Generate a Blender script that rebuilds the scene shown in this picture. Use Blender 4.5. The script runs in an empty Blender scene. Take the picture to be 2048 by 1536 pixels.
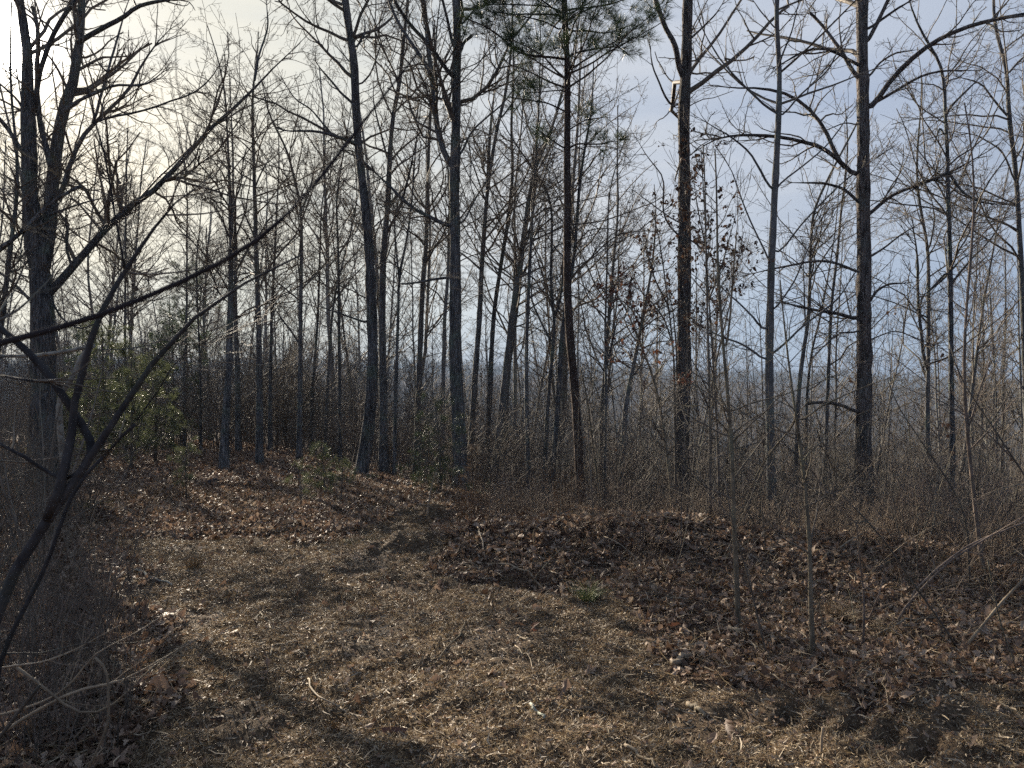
import bpy, math, time
import numpy as np
T0 = time.time()
F, CAMZ = 1500.0, 1.6            # focal length in photo pixels (2048 wide), eye height
scene = bpy.context.scene
COL = scene.collection
R = math.radians

# ------------------------------------------------------------------ camera
cam = bpy.data.cameras.new('camera')
cam.sensor_width = 36; cam.lens = 36 * F / 2048
cam.clip_start = .05; cam.clip_end = 3000
cam.dof.use_dof = True; cam.dof.focus_distance = 9.0; cam.dof.aperture_fstop = 7.5
camo = bpy.data.objects.new('camera', cam); COL.objects.link(camo)
camo.location = (0, 0, CAMZ); camo.rotation_euler = (R(90), 0, 0)
scene.camera = camo

# ------------------------------------------------------------------ sun, sky, exposure
SV = np.array([(35 - 1024) / F, 1.0, (768 - 95) / F]); SV /= np.linalg.norm(SV)
SEL, SAZ = math.asin(SV[2]), math.atan2(SV[0], SV[1])
sun = bpy.data.lights.new('sun', 'SUN'); sun.energy = 5.0; sun.angle = R(.6); sun.color = (1, .88, .71)
suno = bpy.data.objects.new('sun', sun); COL.objects.link(suno)
suno.rotation_euler = (R(90) - SEL, 0, math.pi - SAZ); suno.location = (-20, 30, 30)
scene.view_settings.view_transform = 'Standard'; scene.view_settings.look = 'None'
scene.view_settings.exposure = 1.7; scene.view_settings.gamma = 1

w = bpy.data.worlds.new('World'); scene.world = w; w.use_nodes = True
nt = w.node_tree; N = nt.nodes; Lk = nt.links; N.clear()
def nd(tree, t, **kw):
    n = tree.nodes.new(t)
    for k, v in kw.items():
        if k.startswith('_'): n.inputs[int(k[1:])].default_value = v
        else: setattr(n, k, v)
    return n
def ramp(tree, stops):
    n = tree.nodes.new('ShaderNodeValToRGB'); cr = n.color_ramp
    while len(cr.elements) < len(stops): cr.elements.new(.5)
    for e, (p, c) in zip(cr.elements, stops):
        e.position = p; e.color = (*c, 1) if len(c) == 3 else c
    return n
sky = nd(nt, 'ShaderNodeTexSky', sky_type='NISHITA', sun_disc=False)
sky.sun_elevation = SEL; sky.sun_rotation = SAZ; sky.air_density = 1.0; sky.dust_density = 1.5
bg1 = nd(nt, 'ShaderNodeBackground', _1=.05); Lk.new(sky.outputs[0], bg1.inputs[0])
tc = nd(nt, 'ShaderNodeTexCoord')
dt = nd(nt, 'ShaderNodeVectorMath', operation='DOT_PRODUCT'); Lk.new(tc.outputs['Generated'], dt.inputs[0]); dt.inputs[1].default_value = tuple(SV)
ac = nd(nt, 'ShaderNodeMath', operation='ARCCOSINE'); Lk.new(dt.outputs['Value'], ac.inputs[0])
dv = nd(nt, 'ShaderNodeMath', operation='DIVIDE', _1=math.pi / 2); Lk.new(ac.outputs[0], dv.inputs[0])
# thin high cloud lit from behind by the sun: colour by angle from the sun
vc = ramp(nt, [(0, (1.1, 1.07, 1.0)), (.05, (1.0, .985, .88)), (.12, (.92, .905, .785)), (.24, (.84, .845, .78)), (.38, (.73, .765, .82)),
               (.6, (.54, .61, .75)), (1.0, (.26, .34, .50))])
Lk.new(dv.outputs[0], vc.inputs[0])
sx = nd(nt, 'ShaderNodeSeparateXYZ'); Lk.new(tc.outputs['Generated'], sx.inputs[0])
# horizon: a low bank of bluish grey cloud
hz = ramp(nt, [(0, (.74, .84, .93)), (.035, (.80, .90, .98)), (.09, (.90, .97, 1.02)), (.2, (1.06, 1.04, 1.0)), (.35, (1, 1, 1)), (1, (.8, .84, .93))])
Lk.new(sx.outputs[2], hz.inputs[0])
mp = nd(nt, 'ShaderNodeMapping'); mp.inputs['Scale'].default_value = (1.2, 1.2, 9); mp.inputs['Rotation'].default_value = (0, R(5), 0)
Lk.new(tc.outputs['Generated'], mp.inputs[0])
nz = nd(nt, 'ShaderNodeTexNoise'); nz.inputs['Scale'].default_value = 1.8; nz.inputs['Detail'].default_value = 6; nz.inputs['Roughness'].default_value = .55
Lk.new(mp.outputs[0], nz.inputs[0])
nr = ramp(nt, [(.3, (.82, .86, .92)), (.7, (1.12, 1.09, 1.04))]); Lk.new(nz.outputs[0], nr.inputs[0])
m1 = nd(nt, 'ShaderNodeMix', data_type='RGBA', blend_type='MULTIPLY'); m1.inputs[0].default_value = 1
Lk.new(vc.outputs[0], m1.inputs[6]); Lk.new(hz.outputs[0], m1.inputs[7])
m2 = nd(nt, 'ShaderNodeMix', data_type='RGBA', blend_type='MULTIPLY'); m2.inputs[0].default_value = 1
Lk.new(m1.outputs[2], m2.inputs[6]); Lk.new(nr.outputs[0], m2.inputs[7])
bg2 = nd(nt, 'ShaderNodeBackground', _1=.285); Lk.new(m2.outputs[2], bg2.inputs[0])
# the sun seen through the veil
pw = nd(nt, 'ShaderNodeMath', operation='POWER', _1=1600.0); mx = nd(nt, 'ShaderNodeMath', operation='MAXIMUM', _1=0.0)
Lk.new(dt.outputs['Value'], mx.inputs[0]); Lk.new(mx.outputs[0], pw.inputs[0])
pm = nd(nt, 'ShaderNodeMath', operation='MULTIPLY', _1=1.0); Lk.new(pw.outputs[0], pm.inputs[0])
pw2 = nd(nt, 'ShaderNodeMath', operation='POWER', _1=7000.0); Lk.new(mx.outputs[0], pw2.inputs[0])
pm2 = nd(nt, 'ShaderNodeMath', operation='MULTIPLY_ADD', _1=9.0); Lk.new(pw2.outputs[0], pm2.inputs[0]); Lk.new(pm.outputs[0], pm2.inputs[2])
bg3 = nd(nt, 'ShaderNodeBackground'); bg3.inputs[0].default_value = (1, .95, .85, 1); Lk.new(pm2.outputs[0], bg3.inputs[1])
mxs = nd(nt, 'ShaderNodeMixShader', _0=.93); Lk.new(bg1.outputs[0], mxs.inputs[1]); Lk.new(bg2.outputs[0], mxs.inputs[2])
ad = nd(nt, 'ShaderNodeAddShader'); Lk.new(mxs.outputs[0], ad.inputs[0]); Lk.new(bg3.outputs[0], ad.inputs[1])
wo = nd(nt, 'ShaderNodeOutputWorld'); Lk.new(ad.outputs[0], wo.inputs[0])

cy = scene.cycles
cy.max_bounces = 5; cy.diffuse_bounces = 2; cy.glossy_bounces = 1; cy.transmission_bounces = 3
cy.transparent_max_bounces = 4; cy.volume_bounces = 0; cy.caustics_reflective = False; cy.caustics_refractive = False
cy.sample_clamp_indirect = 1.0; cy.sample_clamp_direct = 4.0; cy.use_denoising = False
try: cy.use_adaptive_sampling = True; cy.adaptive_threshold = .02
except Exception: pass

# ------------------------------------------------------------------ helpers: materials
def newmat(name):
    m = bpy.data.materials.new(name); m.use_nodes = True; t = m.node_tree; t.nodes.clear()
    return m, t
def bark(name, c0, c1, c2=None, sc=14, bump=.02, rough=.9, zs=.16, spec=.06, var=.25):
    m, t = newmat(name); L = t.links
    tc = nd(t, 'ShaderNodeTexCoord'); mp = nd(t, 'ShaderNodeMapping'); mp.inputs['Scale'].default_value = (1, 1, zs)
    L.new(tc.outputs['Object'], mp.inputs[0])
    n1 = nd(t, 'ShaderNodeTexNoise'); n1.inputs['Scale'].default_value = sc; n1.inputs['Detail'].default_value = 5; n1.inputs['Roughness'].default_value = .65
    L.new(mp.outputs[0], n1.inputs[0])
    v = nd(t, 'ShaderNodeTexVoronoi', feature='DISTANCE_TO_EDGE'); v.inputs['Scale'].default_value = sc * 1.7; L.new(mp.outputs[0], v.inputs[0])
    r = ramp(t, [(.32, c0), (.68, c1)]); L.new(n1.outputs[0], r.inputs[0])
    n2 = nd(t, 'ShaderNodeTexNoise'); n2.inputs['Scale'].default_value = 3.1; n2.inputs['Detail'].default_value = 6; L.new(tc.outputs['Object'], n2.inputs[0])
    r2 = ramp(t, [(.52, (0, 0, 0)), (.66, (1, 1, 1))]); L.new(n2.outputs[0], r2.inputs[0])
    mix = nd(t, 'ShaderNodeMix', data_type='RGBA'); mix.inputs[7].default_value = (*(c2 or c1), 1)
    L.new(r2.outputs[0], mix.inputs[0]); L.new(r.outputs[0], mix.inputs[6])
    oi = nd(t, 'ShaderNodeObjectInfo'); mr = nd(t, 'ShaderNodeMapRange'); mr.inputs[3].default_value = 1 - var; mr.inputs[4].default_value = 1 + var
    L.new(oi.outputs['Random'], mr.inputs[0])
    hs = nd(t, 'ShaderNodeHueSaturation'); L.new(mr.outputs[0], hs.inputs['Value']); L.new(mix.outputs[2], hs.inputs['Color'])
    b = nd(t, 'ShaderNodeBsdfPrincipled'); b.inputs['Roughness'].default_value = rough; b.inputs['Specular IOR Level'].default_value = spec
    L.new(hs.outputs[0], b.inputs['Base Color'])
    if bump:
        vr = ramp(t, [(0, (0, 0, 0)), (.22, (1, 1, 1))]); L.new(v.outputs[0], vr.inputs[0])
        ml = nd(t, 'ShaderNodeMath', operation='MULTIPLY_ADD', _1=.6); L.new(vr.outputs[0], ml.inputs[0]); L.new(n1.outputs[0], ml.inputs[2])
        bp = nd(t, 'ShaderNodeBump'); bp.inputs['Strength'].default_value = 1; bp.inputs['Distance'].default_value = bump
        L.new(ml.outputs[0], bp.inputs['Height']); L.new(bp.outputs[0], b.inputs['Normal'])
    o = nd(t, 'ShaderNodeOutputMaterial'); L.new(b.outputs[0], o.inputs[0]); return m
def island(name, stops, rough=.55, spec=.4, trans=.3, objrand=False):
    """every separate leaf / blade / twig gets a colour of its own"""
    m, t = newmat(name); L = t.links
    g = nd(t, 'ShaderNodeNewGeometry'); r = ramp(t, stops); r.color_ramp.interpolation = 'LINEAR'
    L.new(g.outputs['Random Per Island'], r.inputs[0])
    b = nd(t, 'ShaderNodeBsdfPrincipled'); b.inputs['Roughness'].default_value = rough; b.inputs['Specular IOR Level'].default_value = spec
    L.new(r.outputs[0], b.inputs['Base Color'])
    o = nd(t, 'ShaderNodeOutputMaterial')
    if trans:
        tr = nd(t, 'ShaderNodeBsdfTranslucent'); L.new(r.outputs[0], tr.inputs[0])
        mx = nd(t, 'ShaderNodeMixShader', _0=trans); L.new(b.outputs[0], mx.inputs[1]); L.new(tr.outputs[0], mx.inputs[2]); L.new(mx.outputs[0], o.inputs[0])
    else: L.new(b.outputs[0], o.inputs[0])
    return m
M = {}
M['oak'] = bark('oak_bark', (.045, .046, .048), (.22, .215, .21), (.15, .17, .14), 15, .045)
M['ridge'] = bark('ridged_bark', (.040, .038, .038), (.25, .215, .195), (.17, .165, .15), 17, .055)
M['smooth'] = bark('smooth_grey_bark', (.065, .065, .066), (.18, .175, .17), (.13, .145, .12), 9, .006, zs=.5)
M['pinebark'] = bark('pine_bark', (.022, .018, .017), (.10, .075, .062), (.06, .05, .043), 13, .03, zs=.3)
M['far'] = bark('woods_bark', (.07, .07, .07), (.21, .20, .185), (.15, .16, .135), 8, .0, var=.35)
M['farmass'] = bark('distant_woods_bark', (.028, .028, .029), (.075, .070, .066), None, 3, 0)
M['twig'] = bark('twig_bark', (.055, .048, .041), (.18, .150, .120), (.14, .13, .10), 9, 0, rough=.7, spec=.15, zs=1)
M['dusk'] = bark('dusky_bark', (.030, .028, .030), (.085, .08, .08), (.06, .065, .055), 22, .003, zs=.5)
M['dark'] = bark('dark_twig_bark', (.018, .016, .018), (.05, .045, .048), None, 20, 0)
M['pale'] = bark('pale_twig_bark', (.14, .11, .08), (.36, .285, .20), (.27, .22, .15), 11, 0, rough=.7, spec=.15, zs=1)
M['lichen'] = bark('lichen_bark', (.12, .11, .095), (.38, .36, .31), (.30, .31, .25), 26, .004, zs=.7)
M['reddish'] = bark('reddish_twig_bark', (.085, .068, .058), (.25, .195, .16), (.18, .15, .12), 9, 0, rough=.6, zs=1)
M['brown'] = bark('sapling_bark', (.07, .060, .046), (.25, .21, .155), (.18, .175, .125), 24, .003, zs=.5)
M['litter'] = island('dead_leaves', [(0, (.06, .036, .024)), (.3, (.15, .095, .064)), (.62, (.26, .175, .122)), (.86, (.34, .255, .19)), (1, (.38, .30, .225))], .60, .28, .25)
M['hang'] = island('withered_leaves', [(0, (.035, .022, .016)), (.5, (.085, .048, .030)), (1, (.16, .09, .055))], .6, .3, .25)
M['redleaf'] = island('russet_leaves', [(0, (.06, .030, .022)), (.5, (.13, .060, .040)), (1, (.20, .10, .062))], .6, .3, .3)
M['straw'] = island('dead_grass', [(0, (.05, .033, .020)), (.3, (.15, .10, .058)), (.65, (.30, .215, .12)), (.9, (.48, .37, .22)), (1, (.62, .50, .33))], .55, .4, .2)
M['weed'] = island('dry_weed', [(0, (.075, .052, .038)), (.5, (.19, .14, .10)), (1, (.36, .28, .20))], .6, .3, .2)
M['sedge'] = island('orange_sedge', [(0, (.16, .085, .035)), (1, (.34, .20, .09))], .6, .3, .3)
M['greengrass'] = island('green_grass', [(0, (.05, .07, .022)), (.6, (.12, .16, .06)), (1, (.30, .30, .15))], .5, .3, .3)
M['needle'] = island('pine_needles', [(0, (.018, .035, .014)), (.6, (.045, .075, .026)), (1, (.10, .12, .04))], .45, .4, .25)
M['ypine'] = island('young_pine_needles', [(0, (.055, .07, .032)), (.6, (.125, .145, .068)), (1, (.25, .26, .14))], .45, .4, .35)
M['chip'] = island('wood_splinters', [(0, (.10, .075, .05)), (1, (.42, .34, .24))], .7, .3, 0)

# ------------------------------------------------------------------ helpers: numpy geometry
def norm(v): return v / np.maximum(np.linalg.norm(v, axis=-1, keepdims=True), 1e-9)
def perp(t, rng):
    r = rng.normal(size=t.shape); return norm(r - t * (r * t).sum(-1, keepdims=True))
class MB:
    """collects vertices and faces, builds one mesh"""
    def __init__(s): s.v = []; s.f = {}; s.n = 0
    def add(s, v, f):
        v = np.asarray(v, np.float32).reshape(-1, 3); f = np.asarray(f, np.int64)
        s.f.setdefault(f.shape[1], []).append(f + s.n); s.v.append(v); s.n += len(v)
    def tubes(s, P, Rr, sides=5, cap=False, rough=0, rng=None):
        P = np.asarray(P, float); Rr = np.asarray(Rr, float)
        if len(P) == 0: return
        n, K, _ = P.shape
        T = np.empty_like(P); T[:, 1:-1] = P[:, 2:] - P[:, :-2]; T[:, 0] = P[:, 1] - P[:, 0]; T[:, -1] = P[:, -1] - P[:, -2]
        T = norm(T); mt = norm(T.mean(1)); ref = np.where(np.abs(mt[:, 2:3]) > .7, np.array([[1., .1, 0]]), np.array([[.05, .1, 1.]]))
        a = norm(ref[:, None, :] - T * (ref[:, None, :] * T).sum(-1, keepdims=True)); b = np.cross(T, a)
        th = np.arange(sides) * 2 * np.pi / sides
        rr = Rr[:, :, None] * np.ones(sides)
        if rough: rr = rr * (1 + rough * (rng or np.random.default_rng(1)).normal(size=rr.shape))
        V = P[:, :, None, :] + rr[..., None] * (a[:, :, None, :] * np.cos(th)[:, None] + b[:, :, None, :] * np.sin(th)[:, None])
        base = (np.arange(n)[:, None, None] * K + np.arange(K - 1)[None, :, None]) * sides
        j = np.arange(sides); j2 = (j + 1) % sides
        q = np.stack([base + j, base + j2, base + sides + j2, base + sides + j], -1).reshape(-1, 4)
        n0 = s.n; s.add(V, q)
        if cap:
            e = (np.arange(n)[:, None] * K + K - 1) * sides + j
            s.f.setdefault(sides, []).append(e + n0)
            e = (np.arange(n)[:, None] * K) * sides + j[::-1]
            s.f.setdefault(sides, []).append(e + n0)
    def build(s, name, mat, parent=None, smooth=True, origin=None):
        me = bpy.data.meshes.new(name)
        V = np.concatenate(s.v) if s.v else np.zeros((0, 3), np.float32)
        if origin is not None: V = V - np.asarray(origin, np.float32)
        me.vertices.add(len(V)); me.vertices.foreach_set('co', V.astype(np.float32).ravel())
        li, ls, c = [], [], 0
        for k, fs in s.f.items():
            f = np.concatenate(fs); li.append(f.ravel()); ls.append(c + np.arange(len(f)) * k); c += f.size
        if c:
            li = np.concatenate(li).astype(np.int32); ls = np.concatenate(ls).astype(np.int32)
            me.loops.add(len(li)); me.loops.foreach_set('vertex_index', li)
            me.polygons.add(len(ls)); me.polygons.foreach_set('loop_start', ls)
        me.update(calc_edges=True)
        if smooth: me.polygons.foreach_set('use_smooth', np.ones(len(me.polygons), bool))
        if mat: me.materials.append(mat)
        o = bpy.data.objects.new(name, me); COL.objects.link(o)
        if parent: o.parent = parent
        return o
def tag(o, label=None, cat=None, group=None, kind=None):
    if label: o['label'] = label
    if cat: o['category'] = cat
    if group: o['group'] = group
    if kind: o['kind'] = kind
    return o
def empty(name, loc, label, cat, group=None):
    o = bpy.data.objects.new(name, None); o.empty_display_size = .1; COL.objects.link(o); o.location = [float(c) for c in loc]
    return tag(o, label, cat, group)
def copy_thing(src, loc, rz, sc, label=None):
    r = src.copy(); COL.objects.link(r); r.location = [float(c) for c in loc]; r.rotation_euler = (0, 0, rz); r.scale = (sc,) * 3
    for ch in src.children:
        c = ch.copy(); COL.objects.link(c); c.parent = r
    if label: r['label'] = label
    return r

def vn(x, y, seed=0):
    x = np.asarray(x, float); y = np.asarray(y, float)
    xi = np.floor(x); yi = np.floor(y); fx = x - xi; fy = y - yi; fx = fx * fx * (3 - 2 * fx); fy = fy * fy * (3 - 2 * fy)
    def h(a, b):
        q = np.sin(a * 127.1 + b * 311.7 + seed * 74.7) * 43758.5453; return q - np.floor(q)
    return (h(xi, yi) * (1 - fx) + h(xi + 1, yi) * fx) * (1 - fy) + (h(xi, yi + 1) * (1 - fx) + h(xi + 1, yi + 1) * fx) * fy - .5
def flat(u, v):   # photo pixel on level ground -> x, y
    y = CAMZ * F / (v - 768); return ((u - 1024) / F * y, y)
def inpoly(x, y, poly):
    c = np.zeros(np.shape(x), bool); n = len(poly)
    for i in range(n):
        x1, y1 = poly[i]; x2, y2 = poly[i - 1]
        k = ((y1 > y) != (y2 > y)) & (x < (x2 - x1) * (y - y1) / (y2 - y1 + 1e-12) + x1); c ^= k
    return c
CLEAR = [flat(*p) for p in [(-300, 1900), (130, 1560), (240, 1400), (340, 1290), (330, 1200), (250, 1130), (210, 1085), (300, 1070), (480, 1078), (620, 1082), (720, 1050),
         (850, 1022), (905, 1050), (900, 1100), (960, 1150), (1080, 1190), (1200, 1225), (1330, 1290), (1500, 1345), (1700, 1372), (1900, 1390), (2080, 1420), (2600, 1500), (2600, 1900)]]
CLEAR = [(-2.2, -3)] + CLEAR[1:-1] + [(5.5, 1.5), (5.5, -3)]
def clearing(x, y):
    jx = vn(x * 1.6, y * 1.6, 3) * .8 + vn(x * 6, y * 6, 4) * .3; jy = vn(x * 1.6, y * 1.6, 5) * .7 + vn(x * 6, y * 6, 6) * .25
    return inpoly(x + jx, y + jy, CLEAR)
HOLES = []   # (x, y, radius along, radius across, angle, depth)
for u, v, a, b, an, d in [(800, 1108, .30, .16, .1, -.10), (1060, 1168, .42, .16, -.1, .13), (1130, 1185, .30, .14, 0, .08), (600, 1068, .8, .16, .05, .09), (700, 1062, .6, .2, .1, -.05),
        (1584, 1417, .13, .05, .9, .09), (1635, 1437, .13, .05, .9, .08), (1707, 1447, .14, .042, .85, .075), (1779, 1461, .14, .042, .85, .07), (1847, 1489, .14, .045, .85, .075),
        (1740, 1405, .12, .05, .8, .04), (1905, 1450, .13, .05, .8, .045), (460, 975, .9, .25, 0, -.10), (200, 1040, .3, .2, 0, -.12), (1540, 1470, .12, .05, .9, .035),
        (850, 1040, .5, .3, 0, -.14), (1150, 1095, 1.6, 1.1, 0, -.13), (1450, 1090, 1.9, 1.1, 0, -.12), (1800, 1120, 1.4, .9, 0, -.09), (1300, 1180, .5, .3, .3, -.07), (960, 1100, .35, .2, .3, -.08), (1190, 1110, .8, .5, 0, -.12)]:
    x, y = flat(u, v); HOLES.append((x, y, a, b, an, d))
def ground(x, y):
    x = np.asarray(x, float); y = np.asarray(y, float)
    u = x / np.maximum(y, 5.0)
    yc = np.interp(u, [-1.2, -.5, -.33, -.2, 0, .3, .6, 1.2], [18, 21, 19, 13.5, 9.8, 8.6, 7.8, 7.5])
    s = np.interp(u, [-1.2, -.5, -.2, 0, .3, .6, 1.2], [.05, .06, .09, .15, .23, .23, .2])
    d = y - yc; sp = np.where(d > 12, d, np.log1p(np.exp(np.clip(d, -40, 12) * 1.1)) / 1.1)
    z = -42 * (1 - np.exp(-s * sp / 42))
    t = np.clip((y - 230) / 450, 0, 1); t = t * t * (3 - 2 * t)
    Hr = np.interp(u, [-.7, -.1, .3, .7], [13, 10, 3, 0]) + vn(x / 160, y / 300, 9) * 14
    z = z * (1 - t) + Hr * t
    z = z + vn(x / 14, y / 14, 1) * np.clip(y / 40, .15, 1.4) * .9
    z = z - np.clip(y - 700, 0, 1e9) * .25
    near = np.clip(1 - (y - 25) / 20, 0, 1)
    z = z + near * (vn(x * 1.1, y * 1.1, 2) * .09 + vn(x * 3.3, y * 3.3, 7) * .04 + vn(x * 9, y * 9, 8) * .036 + vn(x * 19, y * 19, 12) * .018)
    for hx, hy, a, b, an, dp in HOLES:
        c, sn = math.cos(an), math.sin(an); dx, dy = x - hx, y - hy
        q = ((dx * c + dy * sn) / a) ** 2 + ((-dx * sn + dy * c) / b) ** 2
        z = z - dp * np.exp(-np.minimum(q, 30)) * (1 + .8 * vn(x * 16, y * 16, 13))
    return z
def gz(x, y): return float(ground(np.array([x]), np.array([y]))[0])
def at(u, v, Y): return np.array([(u - 1024) / F * Y, Y, CAMZ + (768 - v) / F * Y])

# ------------------------------------------------------------------ the ground sheet
def axis(n, a, lo, hi, c):
    b0, b1 = math.asinh((lo - c) / a), math.asinh((hi - c) / a)
    return c + a * np.sinh(np.linspace(b0, b1, n))
gx = axis(1150, 2.0, -780, 780, .8); gy = axis(1150, 1.3, -40, 860, 3.9)
X, Y = np.meshgrid(gx, gy); Z = ground(X, Y)
g = MB(); n1, n0 = len(gx), len(gy)
i = (np.arange(n0 - 1)[:, None] * n1 + np.arange(n1 - 1)[None, :]).ravel()
g.add(np.stack([X, Y, Z], -1), np.stack([i, i + 1, i + 1 + n1, i + n1], 1))
mg, t = newmat('forest_floor'); L = t.links
tcg = nd(t, 'ShaderNodeTexCoord'); a_ = nd(t, 'ShaderNodeAttribute', attribute_name='trodden')
na = nd(t, 'ShaderNodeTexNoise'); na.inputs['Scale'].default_value = 34; na.inputs['Detail'].default_value = 8; na.inputs['Roughness'].default_value = .75
nb = nd(t, 'ShaderNodeTexNoise'); nb.inputs['Scale'].default_value = 2.2; nb.inputs['Detail'].default_value = 5
for q in (na, nb): L.new(tcg.outputs['Object'], q.inputs[0])
r1 = ramp(t, [(.32, (.034, .023, .015)), (.5, (.10, .070, .045)), (.68, (.23, .17, .108))]); L.new(na.outputs[0], r1.inputs[0])
r2 = ramp(t, [(.32, (.028, .018, .013)), (.5, (.085, .053, .038)), (.68, (.19, .13, .097))]); L.new(na.outputs[0], r2.inputs[0])
mm = nd(t, 'ShaderNodeMix', data_type='RGBA'); L.new(a_.outputs['Fac'], mm.inputs[0]); L.new(r2.outputs[0], mm.inputs[6]); L.new(r1.outputs[0], mm.inputs[7])
r3 = ramp(t, [(.3, (.7, .7, .7)), (.7, (1.3, 1.27, 1.22))]); L.new(nb.outputs[0], r3.inputs[0])
mu = nd(t, 'ShaderNodeMix', data_type='RGBA', blend_type='MULTIPLY'); mu.inputs[0].default_value = 1; L.new(mm.outputs[2], mu.inputs[6]); L.new(r3.outputs[0], mu.inputs[7])
pb = nd(t, 'ShaderNodeBsdfPrincipled'); pb.inputs['Roughness'].default_value = .9; pb.inputs['Specular IOR Level'].default_value = .15; L.new(mu.outputs[2], pb.inputs['Base Color'])
bp = nd(t, 'ShaderNodeBump'); bp.inputs['Distance'].default_value = .03; bp.inputs['Strength'].default_value = .9; L.new(na.outputs[0], bp.inputs['Height']); L.new(bp.outputs[0], pb.inputs['Normal'])
om = nd(t, 'ShaderNodeOutputMaterial'); L.new(pb.outputs[0], om.inputs[0])
go = g.build('ground', mg); go['kind'] = 'structure'
msk = np.zeros(X.shape); sub = (np.abs(X) < 14) & (Y < 16) & (Y > -8); msk[sub] = clearing(X[sub], Y[sub])
at_ = go.data.attributes.new('trodden', 'FLOAT', 'POINT'); at_.data.foreach_set('value', msk.ravel().astype(np.float32))
print('ground', round(time.time() - T0, 1))

# ------------------------------------------------------------------ branching
def kids(P, Rr, rng, dens, tmin, ang, lenf, K, wander, up, rf=.6, lmin=.05, lmax=9, rmin=.0025, tmax=.97, nmin=0, taper=.35, rcap=1.0):
    """children of a set of branches; all vectorised"""
    n, K0, _ = P.shape
    if n == 0: return np.zeros((0, K, 3)), np.zeros((0, K))
    Ln = np.linalg.norm(P[:, 1:] - P[:, :-1], axis=-1).sum(1)
    cnt = np.maximum(rng.poisson(dens * Ln), nmin); idx = np.repeat(np.arange(n), cnt); m = len(idx)
    if m == 0: return np.zeros((0, K, 3)), np.zeros((0, K))
    tt = tmin + (tmax - tmin) * rng.random(m)
    f = tt * (K0 - 1); k = np.minimum(f.astype(int), K0 - 2); fr = (f - k)[:, None]
    p = P[idx, k] * (1 - fr) + P[idx, k + 1] * fr; tan = norm(P[idx, k + 1] - P[idx, k]); r = Rr[idx, k] * (1 - fr[:, 0]) + Rr[idx, k + 1] * fr[:, 0]
    a = np.radians(ang[0] + (ang[1] - ang[0]) * rng.random(m))[:, None]
    d = norm(np.cos(a) * tan + np.sin(a) * perp(tan, rng))
    ln = np.clip(lenf * Ln[idx] * (1 - .6 * (tt - tmin) / (1 - tmin + 1e-6)) * (.55 + .75 * rng.random(m)), lmin, lmax)
    return grow(p, d, ln, np.minimum(np.minimum(r * rf, rcap), ln * .022 + rmin), K, wander, up, rng, rmin, taper)
def grow(p, d, ln, r0, K, wander, up, rng, rmin=.0025, taper=.35):
    m = len(p)
    st = np.cumsum(rng.normal(size=(m, K - 1, 3)) * wander, 1)
    D = norm(d[:, None, :] + st + np.linspace(0, 1, K - 1)[None, :, None] * np.array([0, 0, up]))
    Q = np.concatenate([p[:, None, :], p[:, None, :] + np.cumsum(D * (ln / (K - 1))[:, None, None], 1)], 1)
    rr = np.maximum(r0[:, None] * (1 - (1 - taper) * np.linspace(0, 1, K)[None, :] ** .8), rmin)
    return Q, rr
def resample(pts, K, smooth=1):
    pts = np.asarray(pts, float); s = np.r_[0, np.cumsum(np.linalg.norm(np.diff(pts, axis=0), axis=1))]
    q = np.linspace(0, s[-1], K); o = np.stack([np.interp(q, s, pts[:, i]) for i in range(pts.shape[1])], 1)
    for _ in range(smooth): o[1:-1] = .25 * o[:-2] + .5 * o[1:-1] + .25 * o[2:]
    return o
def tufts(mb, P, D, rng, n, ln, wd, spread=1.1):
    """bundles of pine needles: n thin blades radiating forward from each point"""
    m = len(P)
    if not m: return
    P = np.repeat(P, n, 0); D = np.repeat(D, n, 0)
    d = norm(D + rng.normal(size=D.shape) * spread * .6); l = ln * (.6 + .5 * rng.random(len(P)))[:, None]
    s = perp(d, rng) * wd; mid = P + d * l * .55 + rng.normal(size=P.shape) * ln * .03; tip = P + d * l - np.array([0, 0, .06 * ln])
    V = np.stack([P - s * .5, P + s * .5, mid + s * .5, mid - s * .5, tip], 1)
    b = np.arange(len(P))[:, None] * 5
    mb.add(V, b + np.array([0, 1, 2, 3])); mb.f.setdefault(3, []).append(b + np.array([3, 2, 4]) + mb.n - len(P) * 5)
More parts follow.
